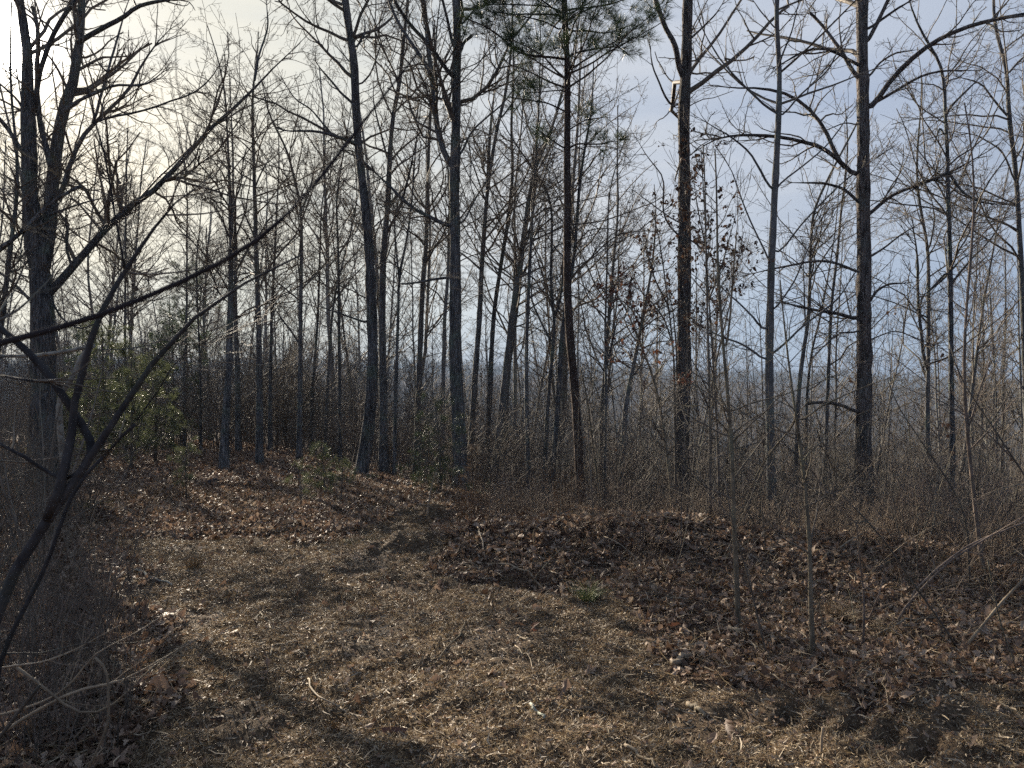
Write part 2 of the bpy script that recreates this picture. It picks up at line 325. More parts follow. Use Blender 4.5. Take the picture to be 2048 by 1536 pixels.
def leaves(mb, P, rng, size, hang=.5, rows=4):
    """curled withered leaves, each a folded lobed blade; (m) leaves at points P"""
    m = len(P)
    if not m: return
    w8 = {3: [.12, .34, .03], 4: [.05, .34, .24, .02], 8: [.03, .16, .08, .30, .14, .34, .20, .02]}[rows]
    S = size * (.6 + .7 * rng.random(m)); d = norm(rng.normal(size=(m, 3)) * np.array([1, 1, .35]) + np.array([0, 0, -hang]))
    nrm = norm(np.cross(d, norm(rng.normal(size=(m, 3)) * np.array([1, 1, .3]) + 1e-3))); 
    nrm = norm(nrm + np.array([0, 0, .75 if hang == 0 else 0])); sd = norm(np.cross(d, nrm)); nrm = np.cross(sd, d)
    c1 = rng.normal(size=m) * .9; c2 = .15 + .95 * rng.random(m); cs = np.sign(rng.random(m) - .3)
    V = np.zeros((m, rows, 3, 3)); s = np.linspace(0, 1, rows)
    for i in range(rows):
        bend = c1 * (s[i] - .3) ** 2
        c = P + d * (s[i] * S)[:, None] + nrm * (bend * S)[:, None]
        wl = w8[i] * S * (.75 + .5 * rng.random(m)); wr = w8[i] * S * (.75 + .5 * rng.random(m))
        V[:, i, 1] = c; V[:, i, 0] = c - sd * wl[:, None] + nrm * (wl * c2 * cs)[:, None]; V[:, i, 2] = c + sd * wr[:, None] + nrm * (wr * c2 * cs)[:, None]
    b = np.arange(m)[:, None, None] * rows * 3 + np.arange(rows - 1)[None, :, None] * 3
    q = np.concatenate([b + np.array([0, 1, 4, 3]), b + np.array([1, 2, 5, 4])], 1).reshape(-1, 4)
    mb.add(V, q)
def points_on(P, rng, per):
    n, K, _ = P.shape; idx = np.repeat(np.arange(n), per); t = .3 + .7 * rng.random(len(idx)); f = t * (K - 1); k = np.minimum(f.astype(int), K - 2); fr = (f - k)[:, None]
    return P[idx, k] * (1 - fr) + P[idx, k + 1] * fr, norm(P[idx, k + 1] - P[idx, k])

SEED = [100]
def twiglevels(mb, P, Rr, rng, q, wander, up, lv=3, rmin=.003, mul=1.0):
    """side branches, twigs and twiglets of a set of limbs"""
    A = kids(P, Rr, rng, 2.6 * q, .12, (30, 65), .42, 7, wander, up, .55, .25, 2.6, rmin, nmin=1)
    if P.shape[1] == 14:
        E = kids(P, Rr, rng, 0, .8, (5, 40), .32, 7, wander, up, .9, .2, 1.2, rmin, nmin=4, tmax=1.0); A = (np.concatenate([A[0], E[0]]), np.concatenate([A[1], E[1]]))
    mb.tubes(*A, 4)
    B = kids(*A, rng, 6.0 * q, .1, (28, 62), .42, 5, wander * 1.1, up, .6, .10, 1.0, rmin * .9, nmin=2)
    mb.tubes(*B, 3)
    if lv > 2:
        C = kids(*B, rng, 7.5 * q, .1, (28, 60), .5, 4, wander, up, .7, .06, .40, rmin * .75, nmin=1)
        mb.tubes(*C, 3); return A, B, C
    return A, B, B

def tree(name, label, trunk, w0, w1, Y, limbs=(), ext=4.0, n_auto=14, t0=.45, mat='oak', q=1.25, ang=(35, 65), lenf=.30, wander=.22, up=.35, cat='tree',
         group=None, lv=3, lean=0.0, rmin=.0028, foliage=None, flare=1.6, sides=12, limbsp=.45, lmax=3.2, trim=True, grounded=True):
    SEED[0] += 1; rng = np.random.default_rng(SEED[0])
    k = len(trunk); pts = np.array([at(u, v, Y + lean * (i / max(k - 1, 1)) + (rng.normal() * .06 * Y / 12 if 0 < i else 0)) for i, (u, v) in enumerate(trunk)])
    if grounded:
        b = pts[0]; z0 = gz(b[0], b[1])
        if b[2] > z0 - .05: pts = np.vstack([[b[0] - .3 * (pts[1] - b)[0] * min(1, (b[2] - z0)), b[1], z0 - .12], pts])
        base = (pts[0][0], pts[0][1], z0)
    else: base = tuple(pts[0])
    r0, r1 = w0 / 2 * Y / F, w1 / 2 * Y / F
    L0 = np.linalg.norm(np.diff(pts, axis=0), axis=1).sum()
    if ext > 0:
        d = norm(pts[-1] - pts[-2]); e = [pts[-1]]
        for j in range(4): d = norm(d + np.array([0, 0, .25]) + rng.normal(size=3) * .10); e.append(e[-1] + d * ext / 4)
        pts = np.vstack([pts, e[1:]])
    K = max(16, int((L0 + ext) / .22)); K = min(K, 60)
    P = resample(pts, K, 2)[None]; tt = np.linspace(0, 1, K); f0 = L0 / (L0 + ext)
    Rr = np.interp(tt, [0, f0, 1], [r0, r1, max(.008, r1 * .2) if ext > 0 else r1])
    Rr = Rr * (1 + (flare - 1) * np.exp(-tt * (L0 + ext) / .32)) * (1 + .05 * rng.normal(size=K)); Rr = Rr[None]
    root = empty(name, base, label, cat, group)
    mb = MB(); mb.tubes(P, Rr, sides, rough=.035 if r0 > .05 else .02, rng=rng, cap=True); mb.build('trunk', M[mat], root, origin=base)
    LP, LR = [], []
    for lm in limbs:
        lp, a0, a1 = lm[:3]
        l3 = []; sg = rng.choice([-1, 1]) * rng.uniform(.3, 1) * limbsp; dist = 0
        for i, (u, v) in enumerate(lp):
            if i: dist += math.hypot(u - lp[i - 1][0], v - lp[i - 1][1]) / F * Y
            l3.append(at(u, v, 0 * Y + Y + lean * .5 + sg * dist * .8 + (rng.normal() * .04 if i else 0)))
        l3 = np.array(l3)
        # start the limb inside the trunk
        j = np.argmin(np.linalg.norm(P[0] - l3[0], axis=1))
        if np.linalg.norm(P[0, j] - l3[0]) < .5 and not (len(lm) > 3): l3 = np.vstack([P[0, j], l3])
        q3 = resample(l3, 14, 1); LL = np.linalg.norm(np.diff(q3, axis=0), axis=1).sum()
        q3[1:] += np.cumsum(rng.normal(size=(13, 3)) * .006 * LL, 0) * np.array([0, 1, 0])
        rr = np.linspace(a0, a1, 14) / 2 * Y / F
        if len(limbs) > 0 and a1 < 5: rr = rr * np.interp(np.arange(14), [0, 9, 13], [1, 1, .35])
        mb = MB(); mb.tubes(q3[None], rr[None], 7, rough=.03, rng=rng, cap=True)
        mb.build('limb', M[mat], root, origin=base); LP.append(q3); LR.append(rr)
    mb = MB(); allP = []
    if LP:
        A = twiglevels(mb, np.array(LP), np.array(LR), rng, q, wander, up, lv, rmin); allP += [A[2]]
    if n_auto:
        Lt = L0 + ext
        A0 = kids(P, Rr, rng, 0, t0, ang, lenf, 10, wander * .8, up * .8, .5, .5, lmax, rmin * 1.3, nmin=n_auto, tmax=.99, rcap=.06)
        mb.tubes(*A0, 5, rough=.02, rng=rng); A = twiglevels(mb, *A0, rng, q, wander, up, lv, rmin); allP += [A[2]]
    if mb.n: mb.build('crown', M['twig'] if mat in ('oak', 'ridge', 'far', 'pinebark') else M[mat if mat in ('reddish', 'pale') else 'twig'], root, origin=base)
    if foliage and allP:
        kind, per, size, zl = foliage
        pp, dd = points_on(np.concatenate([a[0] for a in allP]), rng, 1)
        if zl: kk = (pp[:, 2] > zl[0]) & (pp[:, 2] < zl[1]); pp, dd = pp[kk], dd[kk]
        sel = rng.random(len(pp)) < per; fb = MB(); pl = np.repeat(pp[sel], 3, 0); leaves(fb, pl + rng.normal(size=pl.shape) * .022, rng, size * .85, 1.0); fb.build('foliage', M[kind], root, smooth=False, origin=base)
    return root
#@@PART2
# ------------------------------------------------------------------ trees traced from the photograph, each at its own distance
tree('oak_tree', 'large twin-stemmed bare oak at the left edge with the low sun behind it', [(88, 965), (86, 800), (85, 640), (84, 560), (72, 515), (58, 376), (58, 273), (54, 205), (55, 147), (57, 110), (47, 50), (40, 0)], 56, 14, 12.5,
     [([(88, 560), (96, 520), (103, 376), (116, 273), (126, 222), (147, 154), (157, 85), (161, 34), (164, -10)], 32, 15),
      ([(103, 595), (125, 560), (144, 525), (171, 485), (205, 444), (253, 407), (308, 369), (342, 345), (362, 318), (383, 280), (417, 253), (458, 222), (489, 195), (509, 161), (547, 116), (578, 82), (619, 44)], 17, 3),
      ([(509, 161), (516, 113), (537, 55), (533, -10)], 5, 2.5, 1),
      ([(102, 335), (76, 236), (70, 190), (74, 130), (72, 70), (60, 10)], 12, 8, 1),
      ([(68, 225), (85, 130), (105, 75), (135, 20), (165, -20)], 10, 8, 1),
      ([(116, 400), (123, 386), (137, 342), (154, 290), (185, 246), (219, 219), (239, 198), (260, 164), (284, 120), (308, 79), (335, 51), (359, 31)], 11, 2.5, 1),
      ([(185, 246), (195, 239), (239, 232), (308, 215), (359, 195), (400, 185), (427, 154), (444, 126), (458, 85)], 5, 2, 1),
      ([(130, 225), (147, 205), (181, 190), (205, 180), (229, 171), (260, 171), (284, 178), (308, 167), (328, 147), (345, 140)], 7, 3, 1),
      ([(157, 85), (175, 72), (205, 55), (253, 34), (270, 14), (308, 5), (370, -5)], 11, 5, 1),
      ([(185, 246), (205, 180), (222, 110), (240, 40), (262, -20)], 6, 3, 1),
      ([(147, 540), (130, 492), (137, 468), (128, 441), (133, 424), (118, 400)], 6, 3, 1),
      ([(58, 320), (44, 304), (20, 263), (-10, 225), (-60, 190)], 10, 6, 1), ([(56, 240), (36, 200), (0, 167), (-40, 140)], 5, 3, 1),
      ([(100, 430), (114, 424), (150, 410), (190, 398), (218, 395)], 5, 2, 1), ([(96, 470), (60, 410), (30, 360), (-20, 340)], 6, 3, 1),
      ([(85, 610), (60, 600), (30, 570), (0, 545), (-40, 530)], 7, 4, 1), ([(104, 600), (124, 640), (160, 660), (200, 640), (240, 600)], 4, 2, 1)], ext=3.5, n_auto=16, t0=.62, q=1.0)
tree('oak_tree', 'bare oak with a bent flared base, left of centre at the back of the clearing', [(712, 985), (720, 965), (729, 910), (739, 842), (742, 790), (746, 705), (744, 637), (741, 568), (739, 500), (732, 427), (722, 342), (713, 256), (711, 188), (708, 120), (700, 68), (689, 0)], 25, 14, 13.2,
     [([(705, 282), (690, 280), (663, 270), (636, 262), (609, 262), (564, 263), (547, 253)], 7, 3), ([(701, 202), (683, 188), (667, 167), (643, 140), (626, 116)], 6, 2.5), ([(663, 270), (640, 240), (620, 215), (590, 200), (560, 150)], 4, 2, 1),
      ([(718, 174), (742, 147), (753, 113), (765, 75), (793, 72)], 4, 2), ([(711, 96), (729, 68), (730, 44), (723, 30)], 5, 3), ([(735, 647), (700, 634), (667, 623), (639, 613)], 5, 2.5), ([(703, 130), (690, 112), (665, 85)], 3, 2)], ext=3.5, n_auto=20, t0=.45, flare=1.9, q=1.2)
tree('oak_tree', 'straight grey trunk directly behind the bent oak, touching it', [(768, 955), (766, 790), (765, 705), (764, 602), (767, 500), (776, 410), (778, 342), (784, 239), (800, 164), (806, 90)], 18, 7, 15.0,
     [([(770, 470), (800, 420), (820, 350), (835, 270)], 6, 3), ([(778, 330), (760, 260), (745, 200), (748, 150)], 5, 2)], ext=2.5, n_auto=20, t0=.4)
tree('oak_tree', 'thick dark oak trunk forking high up, nearest the middle of the photo', [(924, 1003), (920, 910), (917, 842), (915, 790), (910, 705), (911, 602), (910, 500), (910, 444), (908, 359), (911, 308), (912, 239), (913, 154), (915, 68), (911, -10)], 29, 15, 12.6,
     [([(903, 345), (889, 308), (876, 273), (869, 222), (865, 164), (855, 103), (852, 51), (845, -10)], 13, 9), ([(862, 150), (858, 140), (835, 103), (811, 68), (790, 34), (776, -5)], 9, 6, 1),
      ([(906, 157), (882, 123), (858, 89), (831, 61), (807, 31), (783, -8)], 9, 6), ([(900, 457), (875, 440), (840, 425), (811, 407), (785, 377), (755, 350), (725, 322)], 9, 4),
      ([(900, 555), (869, 558), (835, 565), (800, 568), (783, 563)], 6, 3), ([(920, 106), (927, 85), (944, 72)], 7, 6), ([(922, 51), (940, 31), (965, 0)], 5, 3), ([(918, 320), (940, 265), (965, 240), (1010, 205), (1040, 150)], 5, 2),
      ([(918, 290), (926, 285), (934, 270), (943, 320), (940, 370), (955, 410)], 3, 1.5), ([(925, 450), (950, 400), (985, 345), (1020, 320)], 4, 2), ([(905, 90), (895, 40), (880, -20)], 7, 5)], ext=4, n_auto=18, t0=.5, q=1.15)
pine_args = ([(1163, 1020), (1162, 985), (1156, 893), (1151, 790), (1142, 705), (1135, 602), (1134, 500), (1135, 410), (1134, 308), (1135, 205), (1134, 103), (1128, -5)], 20, 11, 11.5)
def pine(name, label, trunk, w0, w1, Y, limbs, ext, n_auto, t0, mat='pinebark', nm='needle', nl=.17, nn=26, wd=.0022, lenf=.2, dens=5.0, lmax=1.6, ang=(60, 95), group=None, zmin=None):
    SEED[0] += 1; rng = np.random.default_rng(SEED[0])
    pts = np.array([at(u, v, Y + rng.normal() * .03) for u, v in trunk]); b = pts[0]; z0 = gz(b[0], b[1])
    if b[2] > z0 - .05: pts = np.vstack([[b[0], b[1], z0 - .1], pts])
    base = (b[0], b[1], z0); L0 = np.linalg.norm(np.diff(pts, axis=0), axis=1).sum()
    if ext: pts = np.vstack([pts, pts[-1] + np.array([[.02, 0, ext * .5], [0, .03, ext]])])
    K = 40; P = resample(pts, K)[None]; tt = np.linspace(0, 1, K); r0, r1 = w0 / 2 * Y / F, w1 / 2 * Y / F
    Rr = np.interp(tt, [0, L0 / (L0 + ext), 1], [r0, r1, max(.004, r1 * .25) if ext else max(.003, r1)])[None] * (1 + .03 * rng.normal(size=(1, K)))
    root = empty(name, base, label, 'pine tree', group)
    mb = MB(); mb.tubes(P, Rr, 9, rough=.03, rng=rng, cap=True); mb.build('trunk', M[mat], root, origin=base)
    LP, LR = [], []
    for lp, a0, a1 in limbs:
        sg = rng.normal() * .3; l3 = np.array([at(u, v, Y + sg * i * .1) for i, (u, v) in enumerate(lp)]); j = np.argmin(np.linalg.norm(P[0] - l3[0], axis=1))
        q3 = resample(np.vstack([P[0, j], l3]), 12); rr = np.linspace(a0, a1, 12) / 2 * Y / F
        mb = MB(); mb.tubes(q3[None], rr[None], 6, cap=True); mb.build('limb', M[mat], root, origin=base); LP.append(q3); LR.append(rr)
    A0 = kids(P, Rr, rng, 0, t0, ang, lenf, 12, .10, .3, .4, .15, lmax, .002, nmin=n_auto, tmax=.995, rcap=.02)
    mb = MB(); mb.tubes(*A0, 5)
    if LP: A0 = (np.concatenate([A0[0], np.array(LP)]), np.concatenate([A0[1], np.array(LR)]))
    A = kids(*A0, rng, dens, .3, (30, 60), .35, 5, .15, .5, .5, nl * .8, .6, .0018, nmin=5 if LP else 2); mb.tubes(*A, 3)
    B = kids(*A, rng, 5, .3, (30, 60), .5, 3, .15, .5, .6, nl * .5, .3, .0015, nmin=1); mb.tubes(*B, 3)
    mb.build('branches', M['twig'], root, origin=base)
    tp = [A[0][:, -1], B[0][:, -1], A[0][:, -2], A0[0][:, -1]]; td = [norm(A[0][:, -1] - A[0][:, -2]), norm(B[0][:, -1] - B[0][:, -2]), norm(A[0][:, -1] - A[0][:, -2]), norm(A0[0][:, -1] - A0[0][:, -2])]
    tp = np.concatenate(tp); td = norm(np.concatenate(td) + np.array([0, 0, .25]))
    fb = MB(); tufts(fb, tp, td, rng, nn, nl, wd, 1.0); fb.build('needles', M[nm], root, smooth=False, origin=base)
    return root
pine('pine_tree', 'tall dark pine with green needle tufts at its top, right of the middle', *pine_args,
     [([(1137, 300), (1149, 287), (1197, 289), (1228, 282)], 5, 2), ([(1128, 297), (1094, 273), (1067, 253)], 4, 2), ([(1128, 222), (1094, 205), (1060, 201), (1023, 195)], 4, 2), ([(1128, 180), (1090, 183), (1060, 186)], 3, 2),
      ([(1128, 116), (1077, 113), (1036, 109), (1012, 82), (978, 55), (934, 38)], 6, 3), ([(1139, 109), (1180, 99), (1238, 92), (1256, 109)], 5, 2), ([(1132, 63), (1173, 61), (1214, 68), (1262, 50)], 5, 2), ([(1125, 65), (1094, 44), (1053, 34), (1000, 25)], 4, 2),
      ([(1125, 30), (1090, 5), (1060, -20)], 5, 3), ([(1137, 260), (1170, 240), (1205, 235)], 3, 2), ([(1137, 40), (1180, 15), (1230, 8), (1260, -10)], 4, 2), ([(1137, 30), (1100, 12), (1000, 8), (940, 12)], 4, 2)], ext=2.6, n_auto=34, t0=.60, lenf=.14, dens=6, nl=.19, nn=28, wd=.003)
tree('oak_tree', 'thickest dark trunk right of the pine, a side stem leaving to its upper left', [(1360, 1030), (1362, 910), (1367, 773), (1368, 637), (1369, 500), (1369, 342), (1367, 239), (1372, 137), (1376, -8)], 33, 20, 13.5,
     [([(1364, 150), (1358, 137), (1350, 90), (1328, 50), (1308, -8)], 12, 9), ([(1358, 222), (1335, 205), (1318, 165), (1303, 130), (1298, 70)], 5, 2), ([(1380, 78), (1400, 60), (1433, 27), (1452, -5)], 5, 2),
      ([(1352, 470), (1325, 430), (1330, 350), (1300, 320), (1270, 270)], 4, 2), ([(1348, 440), (1300, 405), (1260, 375)], 3, 1.5), ([(1382, 310), (1400, 292), (1430, 275)], 3, 1.5), ([(1384, 480), (1430, 520), (1480, 548)], 4, 2),
      ([(1355, 780), (1352, 700), (1345, 620), (1330, 560)], 4, 2)], ext=4.5, n_auto=18, t0=.55, mat='ridge', q=.8, foliage=('hang', .04, .07, (2.2, 4.5)))
tree('poplar_tree', 'slender straight grey tree between the two thickest right-hand trunks, limbs rising steeply', [(1545, 1075), (1543, 1012), (1541, 876), (1538, 739), (1540, 637), (1543, 520), (1550, 376), (1557, 239), (1560, 137), (1553, 68), (1553, -8)], 19, 9, 11.2,
     [([(1543, 383), (1502, 308), (1461, 273), (1389, 232)], 5, 2.5), ([(1553, 232), (1495, 181), (1451, 137), (1410, 68), (1386, 17)], 5, 2), ([(1556, 369), (1615, 325), (1656, 290), (1720, 200)], 4, 2), ([(1560, 239), (1604, 185), (1656, 144), (1707, 41)], 4, 2),
      ([(1553, 515), (1610, 440), (1690, 360), (1790, 290)], 4, 2), ([(1529, 664), (1498, 626), (1461, 592), (1416, 551)], 5, 2.5), ([(1532, 722), (1485, 688), (1437, 671), (1386, 643)], 5, 2.5), ([(1550, 705), (1608, 650), (1673, 602), (1717, 531)], 5, 2.5),
      ([(1540, 525), (1500, 440), (1460, 330), (1430, 290)], 4, 2), ([(1557, 130), (1585, 60), (1600, -10)], 4, 2), ([(1553, 60), (1520, 20), (1500, -10)], 3, 2), ([(1534, 880), (1470, 900), (1420, 870)], 3, 1.5), ([(1550, 620), (1590, 560), (1640, 440)], 4, 2)],
     ext=3, n_auto=16, t0=.5, mat='smooth', q=.75, wander=.09, up=.5)
tree('oak_tree', 'large shaggy-barked oak right of centre with long arching limbs to both sides', [(1733, 1095), (1731, 1012), (1727, 876), (1729, 739), (1727, 602), (1729, 520), (1726, 410), (1727, 308), (1726, 205), (1724, 103), (1724, -8)], 33, 21, 13.0,
     [([(1741, 228), (1758, 191), (1792, 147), (1837, 103), (1895, 68), (1963, 41), (2008, 34), (2080, 20)], 12, 6), ([(1752, 205), (1809, 171), (1850, 147), (1895, 140), (1963, 140)], 7, 3), ([(1743, 427), (1775, 393), (1827, 373), (1888, 352), (1950, 318), (1997, 290)], 8, 3),
      ([(1738, 154), (1758, 126), (1789, 106), (1837, 99)], 5, 2.5), ([(1734, 85), (1758, 41), (1782, -10)], 9, 7), ([(1712, 359), (1683, 325), (1656, 270), (1638, 236), (1601, 195), (1560, 181), (1515, 174), (1485, 178), (1416, 171)], 10, 4),
      ([(1690, 335), (1656, 301), (1615, 284), (1553, 270), (1491, 268), (1433, 273), (1392, 301)], 9, 4, 1), ([(1714, 403), (1690, 376), (1645, 366), (1570, 366)], 7, 3), ([(1714, 130), (1669, 103), (1642, 96), (1604, 103), (1567, 126), (1533, 140)], 7, 3),
      ([(1712, 155), (1676, 96), (1645, 55), (1618, 27)], 9, 5), ([(1712, 544), (1676, 527), (1635, 520), (1567, 534), (1519, 544), (1478, 555)], 6, 3), ([(1716, 640), (1673, 626), (1628, 620), (1580, 609), (1556, 599)], 8, 4),
      ([(1711, 823), (1676, 808), (1638, 804), (1615, 808)], 8, 6), ([(1738, 608), (1751, 582), (1775, 568), (1827, 565)], 6, 3), ([(1738, 515), (1770, 495), (1800, 470), (1850, 440)], 5, 2), ([(1718, 250), (1690, 245), (1640, 265)], 3, 2),
      ([(1734, 60), (1790, 20), (1840, -10)], 6, 4), ([(1712, 665), (1680, 665), (1650, 690), (1620, 720)], 4, 2), ([(1738, 680), (1790, 660), (1840, 680), (1890, 700)], 3, 2)], ext=4.5, n_auto=12, t0=.6, mat='ridge', q=1.1, wander=.2)
tree('oak_tree', 'crooked dark tree near the right side with limbs forking at three heights', [(1900, 1110), (1905, 944), (1903, 808), (1902, 671), (1900, 520), (1895, 342), (1895, 273), (1889, 240), (1892, 200), (1888, 171), (1885, 120), (1868, 108), (1840, 60)], 13, 5, 13.0,
     [([(1893, 225), (1915, 200), (1940, 175), (1965, 150)], 5, 3), ([(1900, 350), (1925, 385), (1960, 405), (2010, 410)], 6, 3), ([(1897, 345), (1850, 365), (1800, 395)], 5, 2.5), ([(1889, 270), (1880, 255), (1870, 285)], 4, 3), ([(1893, 545), (1870, 570), (1850, 590)], 5, 3)], ext=.6, n_auto=22, t0=.4)
tree('oak_tree', 'pale leaning tree at the right edge with its crown against the sky', [(2058, 1000), (2052, 800), (2048, 640), (2042, 525), (2032, 342), (2018, 239), (2014, 137), (1997, 85), (1985, 20)], 14, 6, 14.0,
     [([(2018, 239), (1990, 200), (1960, 165), (1900, 150)], 5, 2), ([(2014, 150), (2040, 120), (2080, 90)], 5, 3), ([(2035, 370), (2000, 300), (1950, 270), (1900, 265)], 4, 2)], ext=2, n_auto=20, t0=.4, mat='smooth')
tree('maple_tree', 'slim pale tree left of the crooked dark one, fork at eye height', [(1864, 1095), (1861, 1012), (1854, 842), (1857, 705), (1857, 585), (1857, 500), (1845, 440), (1835, 380)], 11, 5, 15,
     [([(1860, 580), (1890, 555), (1920, 520), (1950, 500)], 5, 3), ([(1852, 740), (1844, 720), (1838, 640), (1833, 520), (1825, 440)], 7, 4), ([(1858, 500), (1870, 440), (1860, 380)], 4, 2)], ext=2.2, n_auto=22, t0=.35, mat='smooth')
tree('maple_tree', 'slim grey tree left of the large shaggy oak, gently curved', [(1580, 1060), (1584, 1012), (1591, 944), (1594, 842), (1601, 739), (1618, 637), (1621, 500), (1625, 420), (1650, 370), (1690, 290)], 11, 4, 14,
     [([(1612, 660), (1608, 560), (1605, 500)], 4, 2), ([(1620, 560), (1650, 510), (1700, 440)], 4, 2)], ext=1, n_auto=20, t0=.4, mat='smooth')
tree('maple_tree', 'thin tree close behind the shaggy oak on its left side', [(1649, 1075), (1649, 1012), (1652, 876), (1657, 739), (1663, 602), (1676, 500), (1680, 440), (1690, 360)], 9, 4, 14.6, ext=1.5, n_auto=22, t0=.4, mat='smooth')
tree('maple_tree', 'thin dark stem twisting up just right of the curved slim tree', [(1612, 1065), (1612, 900), (1614, 780), (1625, 690), (1640, 640), (1655, 560)], 8, 3, 15.5, ext=2, n_auto=18, t0=.4)
# centre group behind the clearing
tree('oak_tree', 'slightly leaning trunk just right of the central forked oak', [(938, 960), (940, 927), (951, 739), (959, 637), (964, 520), (975, 376), (985, 310), (995, 250), (1010, 195)], 14, 6, 16,
     [([(975, 376), (978, 290), (982, 239), (992, 150)], 8, 4, 1), ([(970, 400), (950, 340), (935, 300)], 4, 2), ([(1000, 240), (1030, 200), (1060, 140)], 4, 2)], ext=2.5, n_auto=18, t0=.4)
tree('oak_tree', 'narrow leaning trunk, second right of the central forked oak', [(972, 985), (978, 825), (983, 705), (988, 620), (1005, 510), (1019, 427), (1026, 342), (1022, 239), (1026, 200)], 12, 5, 17, ext=3, n_auto=22, t0=.4)
tree('oak_tree', 'strongly leaning grey trunk, third right of the central forked oak', [(985, 985), (995, 893), (1012, 739), (1023, 637), (1043, 500), (1053, 427), (1067, 342), (1091, 290), (1108, 246)], 15, 6, 15.5,
     [([(1043, 500), (1060, 470), (1072, 370), (1075, 300)], 7, 4, 1)], ext=3, n_auto=20, t0=.4, mat='smooth')
tree('maple_tree', 'upright thin dark trunk between the leaning trunks and the pine', [(1058, 1000), (1057, 978), (1053, 808), (1053, 671), (1060, 520), (1067, 376), (1077, 250)], 10, 4, 13.5, ext=2, n_auto=20, t0=.45)
tree('maple_tree', 'thin curving trunk with a fork, left of the pine', [(1088, 960), (1091, 893), (1098, 773), (1105, 705), (1111, 637), (1101, 585), (1103, 510), (1105, 410), (1094, 376), (1074, 349)], 10, 4, 14,
     [([(1111, 637), (1122, 590), (1128, 520), (1130, 450)], 6, 3), ([(1105, 690), (1080, 640), (1062, 600), (1065, 540)], 5, 3)], ext=1.4, n_auto=20, t0=.45)
tree('maple_tree', 'dark leaning trunk touching the pine on its left side', [(1102, 985), (1108, 910), (1118, 773), (1123, 671), (1132, 602), (1149, 513), (1158, 376), (1170, 290)], 12, 5, 13, ext=1.5, n_auto=20, t0=.5)
tree('maple_tree', 'thin forked tree right of the pine standing against the sky', [(1209, 990), (1210, 927), (1212, 773), (1210, 671), (1214, 534), (1216, 420)], 7, 3, 15,
     [([(1213, 735), (1225, 680), (1235, 640)], 5, 4)], ext=1.6, n_auto=20, t0=.35)
tree('oak_tree', 'pale leaning trunk between the pine and the thickest dark trunk', [(1240, 960), (1245, 927), (1251, 808), (1269, 722), (1282, 654), (1300, 560)], 15, 5, 16, ext=2, n_auto=22, t0=.4, mat='smooth')
tree('oak_tree', 'slender upright trunk right of the bent-based oak', [(788, 985), (790, 842), (794, 705), (797, 602), (797, 551), (810, 500), (820, 440)], 9, 4, 14.5,
     [([(797, 551), (790, 470), (785, 380)], 5, 2)], ext=2.5, n_auto=22, t0=.45)
tree('oak_tree', 'medium grey trunk halfway between the bent-based and the central forked oak', [(833, 960), (836, 808), (841, 671), (845, 568), (852, 500), (855, 376), (858, 273), (862, 205), (868, 150)], 14, 5, 17.5, ext=2.5, n_auto=24, t0=.4, mat='smooth')
tree('oak_tree', 'faint trunk just behind the central forked oak on its left', [(884, 950), (886, 790), (889, 637), (896, 550), (900, 400)], 10, 5, 19, ext=3, n_auto=22, t0=.4, mat='smooth')
# left group on the leafy rise
tree('oak_tree', 'dark trunk standing on the leafy rise, the leftmost bare trunk of that group', [(447, 945), (451, 842), (458, 739), (461, 602), (463, 500), (461, 410), (458, 342), (455, 273), (453, 235)], 18, 4, 14,
     [([(462, 420), (478, 380), (490, 330)], 4, 2), ([(461, 480), (440, 430), (420, 400)], 4, 2)], ext=1.6, n_auto=30, t0=.4)
tree('oak_tree', 'shadowed trunk right behind the leftmost trunk on the leafy rise', [(477, 903), (475, 739), (470, 600), (472, 480)], 12, 6, 18, ext=4, n_auto=24, t0=.35)
tree('oak_tree', 'straight trunk on the leafy rise, second of the group from the left', [(519, 930), (519, 808), (518, 671), (513, 520), (509, 376), (506, 273), (504, 205)], 15, 5, 15,
     [([(509, 376), (525, 340), (545, 310)], 4, 2), ([(512, 480), (490, 430), (480, 380)], 4, 2)], ext=1.4, n_auto=28, t0=.4)
tree('oak_tree', 'slightly crooked trunk on the leafy rise, third of the group from the left', [(598, 927), (600, 773), (601, 637), (603, 510), (603, 410), (588, 359), (578, 308), (565, 280), (547, 250)], 11, 4, 15.5,
     [([(600, 690), (580, 660), (560, 635), (548, 615)], 5, 3), ([(603, 420), (620, 380), (630, 330)], 4, 2)], ext=1, n_auto=26, t0=.4)
tree('maple_tree', 'slim trunk between the second and third trunks of the leafy rise', [(540, 905), (540, 808), (543, 637), (550, 500), (553, 420)], 9, 4, 18, ext=2.5, n_auto=24, t0=.4)
tree('maple_tree', 'slim dark trunk halfway between the leafy rise group and the bent oak', [(680, 930), (680, 842), (678, 671), (677, 510), (672, 400)], 8, 3.5, 16.5, ext=2.5, n_auto=26, t0=.4)
tree('maple_tree', 'leaning slim trunk crossing just left of the halfway trunk', [(650, 920), (655, 773), (663, 637), (671, 580), (700, 470)], 7, 3, 18, ext=2, n_auto=20, t0=.4)
tree('maple_tree', 'slim upright trunk right of the third leafy rise trunk', [(622, 900), (625, 773), (636, 637), (640, 500), (642, 420)], 7, 3, 19, ext=2.5, n_auto=22, t0=.4)
tree('maple_tree', 'very thin trunk rising out of the green pine thicket at left', [(368, 850), (369, 739), (374, 602), (374, 500), (375, 400)], 5.5, 3, 20, ext=2, n_auto=24, t0=.4)
tree('maple_tree', 'thin bare trunk just right of the twin-stemmed oak', [(252, 880), (250, 700), (251, 500), (253, 342)], 6.5, 3, 16, ext=1, n_auto=30, t0=.3)
